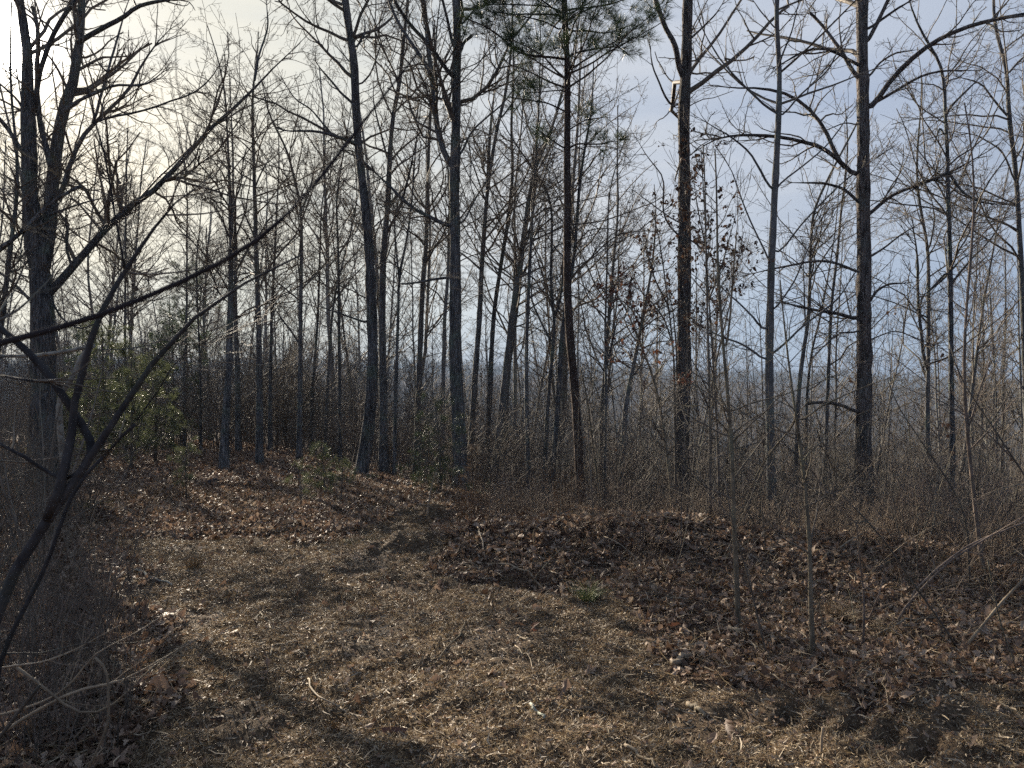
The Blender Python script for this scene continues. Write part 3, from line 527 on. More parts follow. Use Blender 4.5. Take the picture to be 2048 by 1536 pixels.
tree('maple_tree', 'thin trunk between the pine thicket and the leafy rise', [(402, 900), (401, 739), (395, 620), (392, 520)], 5.5, 3, 19, ext=2.5, n_auto=22, t0=.4)
tree('oak_tree', 'dark leaning trunk at the far left edge of the photo', [(-30, 980), (-10, 740), (8, 610), (20, 500), (34, 400)], 15, 7, 12, [([(-10, 700), (-14, 640), (0, 590), (18, 540)], 5, 3)], ext=3, n_auto=26, t0=.35)
print('traced trees', round(time.time() - T0, 1))

# ------------------------------------------------------------------ near saplings
sap = dict(cat='sapling', ext=.0, flare=1.15, limbsp=.5, sides=8, rmin=.0012)
def sapling(label, trunk, w0, w1, Y, limbs=(), mat='brown', name='sapling', n_auto=8, t0=.4, q=1.2, **k):
    kw = dict(sap); kw.update(k)
    return tree(name, label, trunk, w0, w1, Y, limbs, n_auto=n_auto, t0=t0, mat=mat, q=q, lenf=k.get('lenf', .16), lmax=.8, lv=2, wander=.13, up=.3, **{a: b for a, b in kw.items() if a not in ('lenf',)})
sapling('young forked sapling at the clearing edge, left one of the two nearest saplings', [(1477, 1250), (1475, 1181), (1471, 1113), (1466, 1030), (1466, 910), (1462, 859), (1457, 808), (1451, 756), (1451, 705), (1439, 654), (1439, 568), (1432, 500), (1436, 380), (1430, 300)], 12, 3, 5.0,
     [([(1452, 706), (1460, 655), (1466, 570), (1471, 500), (1478, 400)], 5, 2), ([(1457, 862), (1427, 832), (1406, 811), (1369, 811)], 4, 2), ([(1465, 830), (1485, 810), (1525, 802), (1587, 784), (1649, 760), (1700, 745)], 4, 1.5),
      ([(1466, 1010), (1500, 975), (1520, 965), (1550, 985)], 3, 1.5), ([(1470, 1110), (1500, 1075), (1530, 1068), (1560, 1090)], 3, 1.5), ([(1460, 830), (1440, 790), (1400, 700)], 3, 1.5)], n_auto=18, t0=.28)
sapling('young crooked pale sapling at the edge of the clearing, right one of the two nearest', [(1628, 1318), (1622, 1250), (1619, 1188), (1622, 1140), (1619, 1061), (1612, 1010), (1609, 944), (1604, 910), (1592, 842), (1584, 773), (1574, 705), (1567, 637), (1560, 560)], 11, 2.5, 4.45,
     [([(1609, 914), (1642, 883), (1683, 852), (1690, 821)], 4, 1.8), ([(1592, 846), (1560, 880), (1533, 910), (1512, 945), (1492, 995), (1476, 1035)], 4, 2), ([(1595, 850), (1640, 812), (1690, 790), (1750, 765), (1822, 745)], 4, 1.5),
      ([(1621, 1180), (1635, 1190), (1640, 1220), (1646, 1245)], 2.5, 1.2), ([(1620, 1180), (1590, 1160), (1570, 1170)], 2.5, 1.2), ([(1612, 1000), (1640, 980), (1660, 1010), (1700, 1040)], 2.5, 1.2)], n_auto=16, t0=.3, mat='brown')
sapling('thin dark stem leaning left beside the two nearest saplings', [(1537, 1318), (1519, 1257), (1509, 1202), (1495, 1154), (1485, 1112), (1466, 1060), (1450, 960)], 5, 2, 4.45, n_auto=4, mat='twig')
sapling('short forked reddish stem right of the crooked pale sapling', [(1725, 1294), (1728, 1250), (1728, 1181), (1720, 1130), (1712, 1040)], 6, 2, 4.6, [([(1733, 1245), (1755, 1192), (1765, 1147), (1768, 1100)], 4, 2), ([(1727, 1180), (1745, 1165), (1770, 1158)], 2.5, 1.5)], n_auto=5, mat='reddish')
sapling('tall straight pole-thin tree left of the thin forked sapling, rising past the dark trunk', [(1418, 1090), (1421, 1010), (1420, 800), (1415, 650), (1412, 500), (1410, 350), (1406, 290)], 8, 2.5, 8.4, n_auto=22, t0=.3, foliage=('hang', .3, .062, (2.2, 4.8)), mat='twig')
sapling('dark whippy sapling near the right side, curving at knee height', [(1975, 1190), (1961, 1113), (1951, 1027), (1932, 842), (1926, 773), (1929, 671), (1936, 568), (1943, 500), (1951, 410), (1946, 290), (1929, 205)], 9, 2.5, 6.2, [([(1935, 860), (1960, 780), (1990, 700)], 4, 2), ([(1940, 500), (1980, 450), (2020, 430)], 3, 1.5)], n_auto=18, t0=.25, mat='reddish')
sapling('long sapling slanting up to the left from the right edge', [(2075, 990), (2048, 945), (1997, 876), (1973, 825), (1936, 790), (1912, 750), (1900, 690)], 6, 2, 5.2, [([(1980, 850), (2010, 800), (2048, 770)], 3, 1.5)], n_auto=10, t0=.1, mat='twig')
sapling('slanting thin sapling crossing in front of the slim pale tree at right', [(1935, 1040), (1909, 979), (1861, 910), (1827, 859), (1790, 810), (1775, 760)], 4.5, 2, 6.0, n_auto=8, t0=.1, mat='twig')
sapling('bare sapling arching from the right edge over the brush, reddish leaves on it', [(2065, 960), (2048, 940), (1980, 870), (1912, 808), (1827, 746), (1775, 705)], 4, 1.5, 6.5, n_auto=12, t0=.1, mat='reddish', foliage=('hang', .05, .05, None))
sapling('slanted sapling with russet leaves left of the thickest dark trunk', [(1345, 1010), (1337, 920), (1318, 800), (1308, 750), (1280, 690), (1262, 640), (1245, 590), (1231, 585)], 8, 3, 9.2, [([(1308, 752), (1322, 735), (1332, 720)], 4, 2)], n_auto=34, t0=.3, q=2.2, mat='brown', foliage=('redleaf', .4, .062, (1.6, 3.2)))
sapling('multi-twigged sapling full of withered leaves just left of the thickest dark trunk', [(1352, 1020), (1350, 850), (1348, 700), (1335, 600), (1320, 480), (1305, 420)], 6, 2, 10.2, [([(1348, 700), (1330, 640), (1290, 590), (1250, 560)], 4, 2), ([(1340, 620), (1310, 560), (1290, 480)], 4, 2)], n_auto=34, t0=.35, q=2.2, foliage=('hang', .45, .062, (2.0, 4.8)), mat='twig')
sapling('leaf-holding sapling right of the thickest dark trunk against the sky', [(1440, 1080), (1436, 900), (1425, 700), (1415, 560), (1410, 430), (1402, 300)], 6, 2, 9.5, [([(1418, 600), (1445, 520), (1470, 430)], 4, 2), ([(1412, 500), (1395, 420), (1385, 360)], 3, 2)], n_auto=32, t0=.4, q=2.0, foliage=('hang', .5, .062, (2.2, 4.8)), mat='twig')
sapling('dead pale stick standing upright by the clearing edge below the central oak', [(855, 1046), (856, 1010), (864, 970), (873, 945)], 4, 2.5, 8.6, n_auto=0, mat='pale')
sapling('thin dark sapling bare against the leafy bank, right of the pine foot', [(1187, 1095), (1187, 1040), (1183, 980), (1178, 900), (1172, 800)], 4, 1.8, 7.4, n_auto=10, t0=.3, mat='twig')
sapling('sapling with pale peeling stem forking right of the pine at chest height', [(1200, 1000), (1195, 960), (1187, 900), (1175, 800), (1162, 740)], 5, 3, 10.5, [([(1178, 800), (1186, 780), (1190, 740)], 3, 2)], n_auto=12, t0=.3)
# foreground sapling at lower left, close to the camera
tree('sapling', 'large out-of-focus sapling close at the left, its thick stem slanting up right and forking', [(-40, 1225), (0, 1164), (41, 1109), (86, 1051), (120, 1005), (137, 972), (171, 937), (205, 907), (219, 879), (236, 845), (260, 790), (284, 732), (318, 678), (359, 637), (403, 602), (451, 572), (602, 510)], 42, 3.5, 1.9,
     [([(195, 908), (171, 859), (144, 814), (120, 773), (85, 729), (58, 702), (31, 681), (0, 654), (-40, 630)], 18, 12), ([(125, 1000), (131, 944), (133, 910), (150, 842), (157, 790), (174, 722), (191, 664), (219, 609), (239, 575), (253, 534), (284, 495), (335, 431), (376, 390), (461, 335)], 21, 3),
      ([(250, 540), (246, 525), (226, 424), (212, 342), (195, 273), (171, 188), (161, 120), (137, 20)], 5, 2, 1), ([(133, 961), (85, 941), (44, 914), (0, 890), (-40, 870)], 9, 7), ([(-30, 745), (0, 750), (51, 760), (103, 765)], 6, 5, 1),
      ([(270, 849), (245, 872), (215, 905)], 7, 5, 1), ([(273, 842), (308, 794), (342, 739), (369, 705), (427, 674), (478, 657)], 3, 1.5, 1), ([(190, 700), (240, 700), (300, 690), (320, 680)], 2.5, 1.5, 1), ([(318, 678), (360, 690), (430, 685)], 2, 1.2, 1)],
     ext=0, n_auto=0, mat='dusk', q=.75, lv=2, cat='sapling', rmin=.0009, wander=.10, limbsp=.12, flare=1, grounded=True, foliage=('hang', .012, .045, (1.6, 1.8)))
tree('dead_branch', 'pale lichen-covered broken stub rising beside the out-of-focus sapling', [(131, 950), (126, 903), (118, 842), (118, 797), (126, 777), (150, 756), (155, 732), (161, 702), (188, 691)], 14, 9, 2.0,
     [([(188, 691), (137, 702), (68, 712), (0, 712), (-60, 705)], 8, 8, 1)], ext=0, n_auto=0, mat='lichen', q=.05, lv=2, cat='branch', rmin=.0012, flare=1, grounded=False)
tree('sapling', 'second dark stem of brush at the left edge leaning behind the out-of-focus sapling', [(-12, 1330), (0, 1301), (17, 1274), (41, 1233), (68, 1181), (106, 1113), (120, 1054), (130, 1000), (170, 930), (215, 905)], 12, 7, 2.6, ext=0, n_auto=5, mat='dusk', q=.6, lv=2, cat='sapling', rmin=.001, t0=.2, flare=1)
tree('overhanging_branch', 'long blurred dark branch sweeping from the left edge up across the sky', [(-220, 740), (-60, 700), (0, 688), (60, 668), (140, 655), (200, 635), (260, 606), (320, 585), (400, 548), (470, 515), (520, 487), (560, 455), (620, 390), (690, 290), (760, 200), (850, 88)], 16, 3.5, .95,
     [([(520, 489), (560, 494), (620, 504), (700, 512), (800, 505)], 3, 1.5), ([(520, 487), (470, 470), (430, 420), (400, 370), (370, 320)], 2.5, 1.2), ([(300, 592), (250, 560), (200, 500), (150, 450)], 3, 1.2), ([(260, 606), (310, 600), (380, 590), (420, 565), (470, 540)], 2.5, 1.2)],
     ext=0, n_auto=0, mat='dark', q=.12, lv=2, cat='branch', rmin=.0006, limbsp=.2, flare=1, grounded=False, wander=.12)
tree('overhanging_branch', 'dark broken-tipped branch reaching in from the left edge above the blurred sweep', [(-120, 545), (-20, 512), (0, 500), (48, 461), (79, 427), (99, 407), (130, 386), (162, 372)], 12, 6, 4.5,
     [([(60, 450), (45, 470), (40, 520)], 4, 2)], ext=0, n_auto=3, mat='oak', q=.5, lv=2, cat='branch', rmin=.0015, flare=1, grounded=False, t0=.1)
print('saplings', round(time.time() - T0, 1))

# ------------------------------------------------------------------ pines: young ones in the clearing, green thicket at left
yp = dict(ext=0, mat='twig', nm='ypine', ang=(40, 70))
pine('young_pine', 'taller pine seedling with bright tuft on the leafy rise, leftmost of the seedlings', [(373, 1005), (372, 960), (371, 920), (375, 885)], 3.5, 2, 10.2, [], n_auto=16, t0=.2, lenf=.30, dens=7, nl=.085, nn=16, wd=.0016, **yp)
pine('young_pine', 'small sparse yellowish pine seedling left of the pair near the bent oak', [(602, 1035), (602, 980), (596, 940)], 3, 2, 9.4, [], n_auto=10, t0=.3, lenf=.24, dens=6, nl=.08, nn=12, wd=.0016, **yp)
pine('young_pine', 'fullest green pine seedling, middle of the three left of the bent oak', [(650, 990), (648, 950), (643, 905)], 3.5, 2, 10.8, [], n_auto=22, t0=.1, lenf=.34, dens=8, nl=.085, nn=18, wd=.0016, **yp)
pine('young_pine', 'pale-tipped pine seedling just left of the bent oak foot', [(682, 1010), (684, 960), (684, 915)], 3, 2, 10.0, [], n_auto=14, t0=.2, lenf=.28, dens=7, nl=.08, nn=15, wd=.0016, **yp)
pine('young_pine', 'tiny pine sprig right of the bent oak foot', [(748, 982), (747, 968), (747, 955)], 2.5, 2, 12.5, [], n_auto=8, t0=.1, lenf=.4, dens=6, nl=.07, nn=12, wd=.0016, **yp)
pine('young_pine', 'bushy young pine in front of the central forked oak on its left', [(883, 1040), (882, 980), (880, 900), (872, 815)], 4, 2, 11.2, [], n_auto=46, t0=.05, lenf=.42, dens=7, nl=.10, nn=12, wd=.0016, lmax=.8, ext=0, mat='twig', nm='needle', ang=(45, 80))
pine('young_pine', 'brownish young cedar right of the central forked oak foot', [(948, 1035), (950, 980), (955, 905)], 4, 2, 11.8, [], n_auto=40, t0=.02, lenf=.3, dens=7, nl=.07, nn=12, wd=.0018, lmax=.4, ext=0, mat='twig', nm='weed', ang=(30, 55))
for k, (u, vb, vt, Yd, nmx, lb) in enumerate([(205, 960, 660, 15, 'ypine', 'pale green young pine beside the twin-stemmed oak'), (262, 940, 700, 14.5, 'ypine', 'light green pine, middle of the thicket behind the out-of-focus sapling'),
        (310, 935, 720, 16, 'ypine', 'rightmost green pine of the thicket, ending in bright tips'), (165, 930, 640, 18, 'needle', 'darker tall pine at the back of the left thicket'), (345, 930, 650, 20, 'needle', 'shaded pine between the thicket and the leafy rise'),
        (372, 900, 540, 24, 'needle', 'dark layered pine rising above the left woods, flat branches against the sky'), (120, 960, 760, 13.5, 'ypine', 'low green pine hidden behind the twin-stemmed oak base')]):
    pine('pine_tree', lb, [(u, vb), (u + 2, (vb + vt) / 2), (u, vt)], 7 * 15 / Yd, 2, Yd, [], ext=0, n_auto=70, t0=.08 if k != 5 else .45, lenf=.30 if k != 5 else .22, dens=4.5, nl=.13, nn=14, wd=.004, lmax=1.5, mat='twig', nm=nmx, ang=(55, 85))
print('pines', round(time.time() - T0, 1))

# ------------------------------------------------------------------ woods behind: individual trees copied from variants
def wood_variant(h, r, rng, q, name, label, group, nl=16, t0=.35, lenf=.26, mat='far', lv=2, wand=.15, cat='tree', lean=.05, rmin=.005):
    K = 18; p = np.zeros((1, 3)); d = norm(np.array([[rng.normal() * lean, rng.normal() * lean, 1.]]))
    P, Rr = grow(p - [[0, 0, .3]], d, np.array([h]), np.array([r]), K, .035, .1, rng, .012, .2)
    root = empty(name, (0, 0, 0), label, cat, group)
    mb = MB(); mb.tubes(P, Rr, 7, rough=.03, rng=rng, cap=True); mb.build('trunk', M[mat], root)
    A0 = kids(P, Rr, rng, 0, t0, (30, 60), lenf, 9, wand, .45, .5, .5, 4, rmin, nmin=nl, tmax=.99, rcap=.05)
    mb = MB(); mb.tubes(*A0, 4); A = kids(*A0, rng, 2.6 * q, .1, (28, 60), .42, 6, wand, .3, .55, .3, 2, rmin, nmin=2); mb.tubes(*A, 3)
    B = kids(*A, rng, 4.5 * q, .1, (28, 60), .45, 4, wand, .3, .6, .15, .9, rmin * .7, nmin=2); mb.tubes(*B, 3)
    if lv > 2: C = kids(*B, rng, 5 * q, .1, (28, 60), .5, 3, wand, .3, .6, .1, .4, rmin * .6, nmin=1); mb.tubes(*C, 3)
    mb.build('crown', M['twig'], root); return root
rng = np.random.default_rng(7)
zones = [('left', (-.72, -.22), (21, 62), 46, 'slim bare tree in the woods behind the left side of the clearing', 'bare trees in the woods beyond the leafy rise'),
         ('mid', (-.22, .15), (20, 64), 40, 'slim bare tree in the sloping woods behind the central oaks', 'bare trees on the slope behind the central oaks'),
         ('right', (.15, .72), (18, 64), 52, 'slim bare tree on the falling slope behind the right-hand saplings', 'bare trees on the slope below the right side')]
for zi, (_, (u0, u1), (y0, y1), cnt, lb, grp) in enumerate(zones):
    vs = [wood_variant(h, r, np.random.default_rng(50 + zi * 10 + k), .95, nm, lb, grp, nl=nl, t0=t0, lv=3)
          for k, (h, r, nm, nl, t0) in enumerate([(12, .085, 'bare_tree', 30, .3), (9.5, .06, 'bare_tree', 28, .25), (14, .11, 'bare_tree', 34, .35), (10.5, .07, 'bare_tree', 26, .4), (7.5, .045, 'bare_tree', 24, .22)])]
    for k in range(cnt):
        u = rng.uniform(u0, u1); y = y0 + (y1 - y0) * rng.random() ** 1.4; x = u * y; sc = rng.uniform(.75, 1.15)
        z = gz(x, y); v = vs[k % 5]; rz = rng.uniform(0, 6.28)
        if k < 5: v.location = (x, y, z); v.rotation_euler = (0, 0, rz)
        else: copy_thing(v, (x, y, z), rz, sc)
# understory
def shrub(rng, h, ns, name, label, group, mat, cat, spread=.35, q=1.0, fol=None, rb=.006, wand=.12, up=.3, rmin=.0016, lv=3):
    a = rng.random(ns) * 6.28; d = norm(np.stack([np.cos(a) * spread * rng.random(ns), np.sin(a) * spread * rng.random(ns), np.ones(ns)], 1))
    p = np.stack([np.cos(a) * .12 * rng.random(ns), np.sin(a) * .12 * rng.random(ns), np.full(ns, -.05)], 1)
    P, Rr = grow(p, d, h * (.6 + .5 * rng.random(ns)), rb * (.6 + .7 * rng.random(ns)), 10, wand, up * .3, rng, rmin, .3)
    root = empty(name, (0, 0, 0), label, cat, group)
    mb = MB(); BB = []
    for i in range(ns):
        if ns <= 6: mb = MB()
        mb.tubes(P[i:i + 1], Rr[i:i + 1], 5)
        A = kids(P[i:i + 1], Rr[i:i + 1], rng, 4.5 * q, .15, (28, 60), .35, 6, wand * 1.1, up, .55, .12, 1.0, rmin, nmin=3)
        mb.tubes(*A, 3); B = kids(*A, rng, 7 * q, .1, (28, 60), .45, 4, wand, up, .6, .06, .5, rmin * .8, nmin=1); mb.tubes(*B, 3); BB.append(B[0])
        if lv > 2: C = kids(*B, rng, 6 * q, .1, (28, 60), .5, 3, wand, up, .6, .05, .25, rmin * .7, nmin=1); mb.tubes(*C, 3)
        if ns <= 6: mb.build('stem', M[mat], root)
    if ns > 6: mb.build('branches', M[mat], root)
    B = (np.concatenate(BB),)
    if fol:
        pp, _ = points_on(B[0], rng, 1); s = rng.random(len(pp)) < fol[1]; fb = MB(); leaves(fb, pp[s], rng, fol[2]); fb.build('leaves', M[fol[0]], root, smooth=False)
    return root
def scatter(vs, spots, rng, smin=.7, smax=1.25):
    for k, (x, y) in enumerate(spots):
        z = gz(x, y); v = vs[k % len(vs)]; rz = rng.uniform(0, 6.28)
        if k < len(vs): v.location = (x, y, z); v.rotation_euler = (0, 0, rz)
        else: copy_thing(v, (x, y, z), rz, rng.uniform(smin, smax))
def zone(rng, n, u, y, pw=1.0):
    yy = y[0] + (y[1] - y[0]) * rng.random(n) ** pw; uu = rng.uniform(u[0], u[1], n); return [(a * b, b) for a, b in zip(uu, yy)]
def shrubs(seed, specs, spots, smin=.7, smax=1.25):
    rg = np.random.default_rng(seed); vs = [shrub(np.random.default_rng(seed * 10 + i), *s[0], **s[1]) for i, s in enumerate(specs)]; scatter(vs, spots, rg, smin, smax)
rg = np.random.default_rng(11)
G1 = 'bare understory saplings in the woods beyond the leafy rise'
shrubs(21, [((2.8, 4, 'understory_sapling', 'many-stemmed grey sapling under the trees beyond the leafy rise', G1, 'twig', 'sapling'), dict(spread=.3, rb=.016, rmin=.003, lv=3)),
            ((2.2, 6, 'understory_sapling', 'many-stemmed grey sapling under the trees beyond the leafy rise', G1, 'twig', 'sapling'), dict(spread=.4, rb=.012, rmin=.003, lv=3)),
            ((3.4, 3, 'understory_sapling', 'many-stemmed grey sapling under the trees beyond the leafy rise', G1, 'twig', 'sapling'), dict(spread=.25, rb=.02, rmin=.003, lv=3))], zone(rg, 90, (-.62, -.2), (19, 38), 1.2))
G2 = 'bare understory saplings on the slope behind the central oaks'
shrubs(22, [((1.7, 5, 'understory_sapling', 'many-stemmed brown sapling on the slope behind the central oaks', G2, 'twig', 'sapling'), dict(spread=.35, rb=.012, rmin=.0028)),
            ((2.2, 4, 'understory_sapling', 'many-stemmed brown sapling on the slope behind the central oaks', G2, 'twig', 'sapling'), dict(spread=.3, rb=.015, rmin=.0028)),
            ((2.0, 6, 'understory_sapling', 'many-stemmed brown sapling on the slope behind the central oaks', G2, 'reddish', 'sapling'), dict(spread=.5, rb=.009, rmin=.0024, fol=('hang', .05, .07)))], zone(rg, 75, (-.22, .16), (14.5, 34), 1.3))
G3 = 'bare understory saplings on the slope at the right'
shrubs(23, [((1.7, 5, 'understory_sapling', 'twiggy sapling on the falling slope at the right', G3, 'twig', 'sapling'), dict(spread=.4, rb=.012, rmin=.0026)),
            ((2.3, 3, 'understory_sapling', 'twiggy sapling on the falling slope at the right', G3, 'twig', 'sapling'), dict(spread=.3, rb=.016, rmin=.0026)),
            ((2.2, 6, 'understory_sapling', 'twiggy sapling on the falling slope at the right', G3, 'reddish', 'sapling'), dict(spread=.5, rb=.009, rmin=.0022, fol=('hang', .04, .06)))], zone(rg, 110, (.16, .72), (10.5, 32), 1.4))
G4 = 'low twiggy bushes along the crest at the right of the clearing'
shrubs(24, [((.9, 9, 'bush', 'low reddish-brown twiggy bush along the crest right of the clearing', G4, 'reddish', 'bush'), dict(spread=.9, rb=.005, rmin=.0012)),
            ((1.3, 7, 'bush', 'low reddish-brown twiggy bush along the crest right of the clearing', G4, 'twig', 'bush'), dict(spread=.7, rb=.006, rmin=.0012)),
            ((.7, 12, 'bush', 'low reddish-brown twiggy bush along the crest right of the clearing', G4, 'reddish', 'bush'), dict(spread=1.1, rb=.004, rmin=.0011, fol=('hang', .02, .04)))],
       zone(rg, 24, (-.07, .30), (8.6, 12.5)) + zone(rg, 26, (.30, .72), (6.8, 10.5)))
G5 = 'dense grey brush at the left edge'
shrubs(25, [((1.7, 12, 'bush', 'dense grey tangled bush at the left edge of the clearing', G5, 'twig', 'bush'), dict(spread=.6, rb=.006, rmin=.0011, lv=2, q=.8)),
            ((2.3, 8, 'bush', 'dense grey tangled bush at the left edge of the clearing', G5, 'twig', 'bush'), dict(spread=.5, rb=.008, rmin=.0012, lv=2, q=.9)),
            ((1.1, 14, 'bush', 'dense grey tangled bush at the left edge of the clearing', G5, 'brown', 'bush'), dict(spread=.9, rb=.004, rmin=.0010, lv=2, q=.8))],
       [(-.60 * y - .15 - rg.random() * .2 * y, y) for y in rg.uniform(3.4, 7, 9)] + [(-(.56 + .2 * rg.random()) * y, y) for y in rg.uniform(7, 14, 30)], .6, 1.1)
# upright thin stems beside the lower left of the clearing and the far right
G6 = 'thin upright weeds at the left edge'
shrubs(26, [((.9, 8, 'weed_clump', 'clump of thin dark upright weed stems at the lower left', G6, 'twig', 'weed'), dict(spread=.25, rb=.0028, rmin=.0009, lv=2, q=.6)),
            ((.7, 10, 'weed_clump', 'clump of thin dark upright weed stems at the lower left', G6, 'reddish', 'weed'), dict(spread=.3, rb=.0024, rmin=.0009, lv=2, q=.6))],
       [(-(.52 + .16 * rg.random()) * y, y) for y in rg.uniform(3.1, 5.5, 26)])
print('understory', round(time.time() - T0, 1))

# far woods: one mass down the valley and over the far ridge
rg = np.random.default_rng(31); mb = MB()
for n, ya, yb, nm, kk, rf_ in [(2600, 62, 240, 8, 4, .022), (15000, 235, 700, 13, 3, .035)]:
    y = ya + (yb - ya) * rg.random(n) ** .8; x = rg.uniform(-.80, .80, n) * y; z = ground(x, y); h = rg.uniform(8, 14, n)
    P, Rr = grow(np.stack([x, y, z - .3], 1), norm(np.stack([rg.normal(size=n) * .05, rg.normal(size=n) * .05, np.ones(n)], 1)), h, h * .0095, kk, .03, .1, rg, .03, .3)
    mb.tubes(P, Rr, 3); A = kids(P, Rr, rg, 1.3, .25, (25, 65), .36, kk, .14, .4, .5, .8, 5, rf_, nmin=nm); mb.tubes(*A, 3)
    if ya < 100: B = kids(*A, rg, 1.6, .2, (25, 60), .5, 3, .14, .3, .6, .5, 2, .012, nmin=2); mb.tubes(*B, 3)
o = mb.build('far_woods', M['farmass'], smooth=False); tag(o, 'grey-brown bare woods covering the valley and the distant ridge', 'woods', kind='stuff')
# thicket: uncountable thin stems under the trees
n = 15000; yy = np.r_[13 + 47 * rg.random(9500) ** 1.3, 60 + 60 * rg.random(5500)]; uu = rg.uniform(-.75, .75, n); x = uu * yy; k = yy > np.interp(uu, [-.7, -.2, 0, .7], [19, 16, 12.5, 10.5]); x, yy = x[k], yy[k]; n = len(x); z = ground(x, yy)
P, Rr = grow(np.stack([x, yy, z - .1], 1), norm(np.stack([rg.normal(size=n) * .15, rg.normal(size=n) * .15, np.ones(n)], 1)), rg.uniform(.6, 2.4, n), np.full(n, .008), 6, .06, .1, rg, .003, .3)
mb = MB(); mb.tubes(P, Rr, 3); A = kids(P, Rr, rg, 3.0, .15, (25, 60), .35, 4, .12, .3, .6, .15, 1.0, .0028, nmin=2); mb.tubes(*A, 3)
B = kids(*A, rg, 3.5, .15, (25, 60), .5, 3, .12, .3, .6, .1, .5, .0022, nmin=1); mb.tubes(*B, 3)
o = mb.build('thicket', M['twig'], smooth=False); tag(o, 'thicket of thin bare stems filling the ground between the trees', 'undergrowth', kind='stuff')
print('far woods', round(time.time() - T0, 1))

# ------------------------------------------------------------------ litter on the ground
rg = np.random.default_rng(41)
def spread(n, x0, x1, y0, y1, inside, lift=.004, pw=1.0):
    x = rg.uniform(x0, x1, n); y = y0 + (y1 - y0) * rg.random(n) ** pw; c = clearing(x, y)
    k = (c if inside else ~c) if inside is not None else np.ones(n, bool); x, y = x[k], y[k]
    return np.stack([x, y, ground(x, y) + lift], 1)
mb = MB(); p = spread(75000, -4.5, 7.5, 2.0, 9.5, False, .006); p[:, 2] += rg.random(len(p)) * .04; leaves(mb, p, rg, .052, .05, 8)
p = spread(1300, -3, 4, 1.5, 9, True, .008); leaves(mb, p, rg, .055, 0, 8)
p = spread(26000, -6, 5, 2, 9.6, True, .006, 1.1); leaves(mb, p, rg, .024, .1, 3)
p = spread(16000, -6, -.5, 1.2, 5.5, False, .006); p[:, 2] += rg.random(len(p)) * .03; leaves(mb, p, rg, .06, .05, 8)
yy = 6.5 + 19 * rg.random(320000) ** 1.0; uu = rg.uniform(-.95, .8, len(yy)); xx = uu * yy; k = ~clearing(xx, yy) & (yy < np.interp(uu, [-1, -.5, -.2, 0, .3, 1], [26, 26, 17, 13, 11, 10]) + 1) & (rg.random(len(yy)) < yy / 22 + .15)
p = np.stack([xx[k], yy[k], ground(xx[k], yy[k]) + .01 + .03 * rg.random(k.sum())], 1); leaves(mb, p, rg, .06, .1, 4)
o = mb.build('leaf_litter', M['litter'], smooth=False); tag(o, 'brown fallen leaves littering the ground round the clearing', 'leaves', kind='stuff')
print('leaves', round(time.time() - T0, 1))
def blades(mb, p, rng, ln, wd, tilt, K=3):
    m = len(p); a = rng.random(m) * 6.283; tl = np.abs(rng.normal(size=m)) * tilt
    d = np.stack([np.cos(a) * np.cos(tl), np.sin(a) * np.cos(tl), np.sin(tl)], 1); s = norm(np.cross(d, rng.normal(size=(m, 3)))) * wd
    l = (ln * (.35 + 1.1 * rng.random(m)))[:, None]; bd = rng.normal(size=(m, 3)) * .18 * l
    q0, q1, q2 = p, p + d * l * .5 + bd * np.array([1, 1, .4]), p + d * l
    V = np.stack([q0 - s, q0 + s, q1 + s, q1 - s, q2 + s * .4, q2 - s * .4], 1); b = np.arange(m)[:, None] * 6
    mb.add(V, np.concatenate([b + np.array([0, 1, 2, 3]), b + np.array([3, 2, 4, 5])]))
mb = MB(); p = spread(620000, -6.0, 5.2, 2.2, 9.8, True, .001, 1.2); k = vn(p[:, 0] * 2.2, p[:, 1] * 2.2, 21) + .6 * vn(p[:, 0] * 7, p[:, 1] * 7, 22) > -.22; p = p[k]; blades(mb, p, rg, .040, .0011, .38)
p = spread(110000, -6, 8, 2.2, 12, False, .004); blades(mb, p, rg, .12, .0013, .5)
o = mb.build('dead_grass', M['straw'], smooth=False); tag(o, 'mown straw-coloured dead grass covering the clearing', 'dead grass', kind='stuff')
mb = MB(); p = spread(14000, -6, 5.2, 2.2, 9.5, True, .006); blades(mb, p, rg, .06, .0032, .15)
p = spread(16000, -5, 7.5, 2.2, 10, False, .03); blades(mb, p, rg, .10, .0028, .25)
p = spread(150000, -6, 5.2, 2.2, 9.5, True, .003, 1.2); blades(mb, p, rg, .018, .0030, .7)
p = spread(90000, -6, 7.5, 2.2, 9.5, False, .006, 1.1); blades(mb, p, rg, .022, .0035, .7)
o = mb.build('wood_chips', M['chip'], smooth=False); tag(o, 'shredded wood splinters scattered over the clearing', 'wood chips', kind='stuff')
mb = MB(); n = 14000; uu = np.r_[rg.uniform(-.09, .75, 9000), rg.uniform(-.7, -.1, 5000)]; yc = np.interp(uu, [-.7, -.2, 0, .3, .7], [14, 11, 9.6, 8.4, 7.2]); yy = yc + rg.normal(size=n) * np.interp(uu, [-.2, 0], [3.5, 1.5]); xx = uu * yy; k = ~clearing(xx, yy) & (yy > 5.4) & (vn(xx * 1.3, yy * 1.3, 51) + .6 * vn(xx * 4, yy * 4, 52) > -.02); xx, yy = xx[k], yy[k]
m = len(xx); P, Rr = grow(np.stack([xx, yy, ground(xx, yy) - .01], 1), norm(np.stack([rg.normal(size=m) * .3, rg.normal(size=m) * .3, np.ones(m)], 1)), rg.uniform(.1, .5, m) * np.interp(xx / yy, [-.2, 0], [.5, 1]), np.full(m, .0018), 4, .13, 0, rg, .0009, .4)
mb.tubes(P, Rr, 3); A = kids(P, Rr, rg, 6, .3, (25, 60), .4, 3, .1, .2, .7, .04, .2, .0009); mb.tubes(*A, 3)
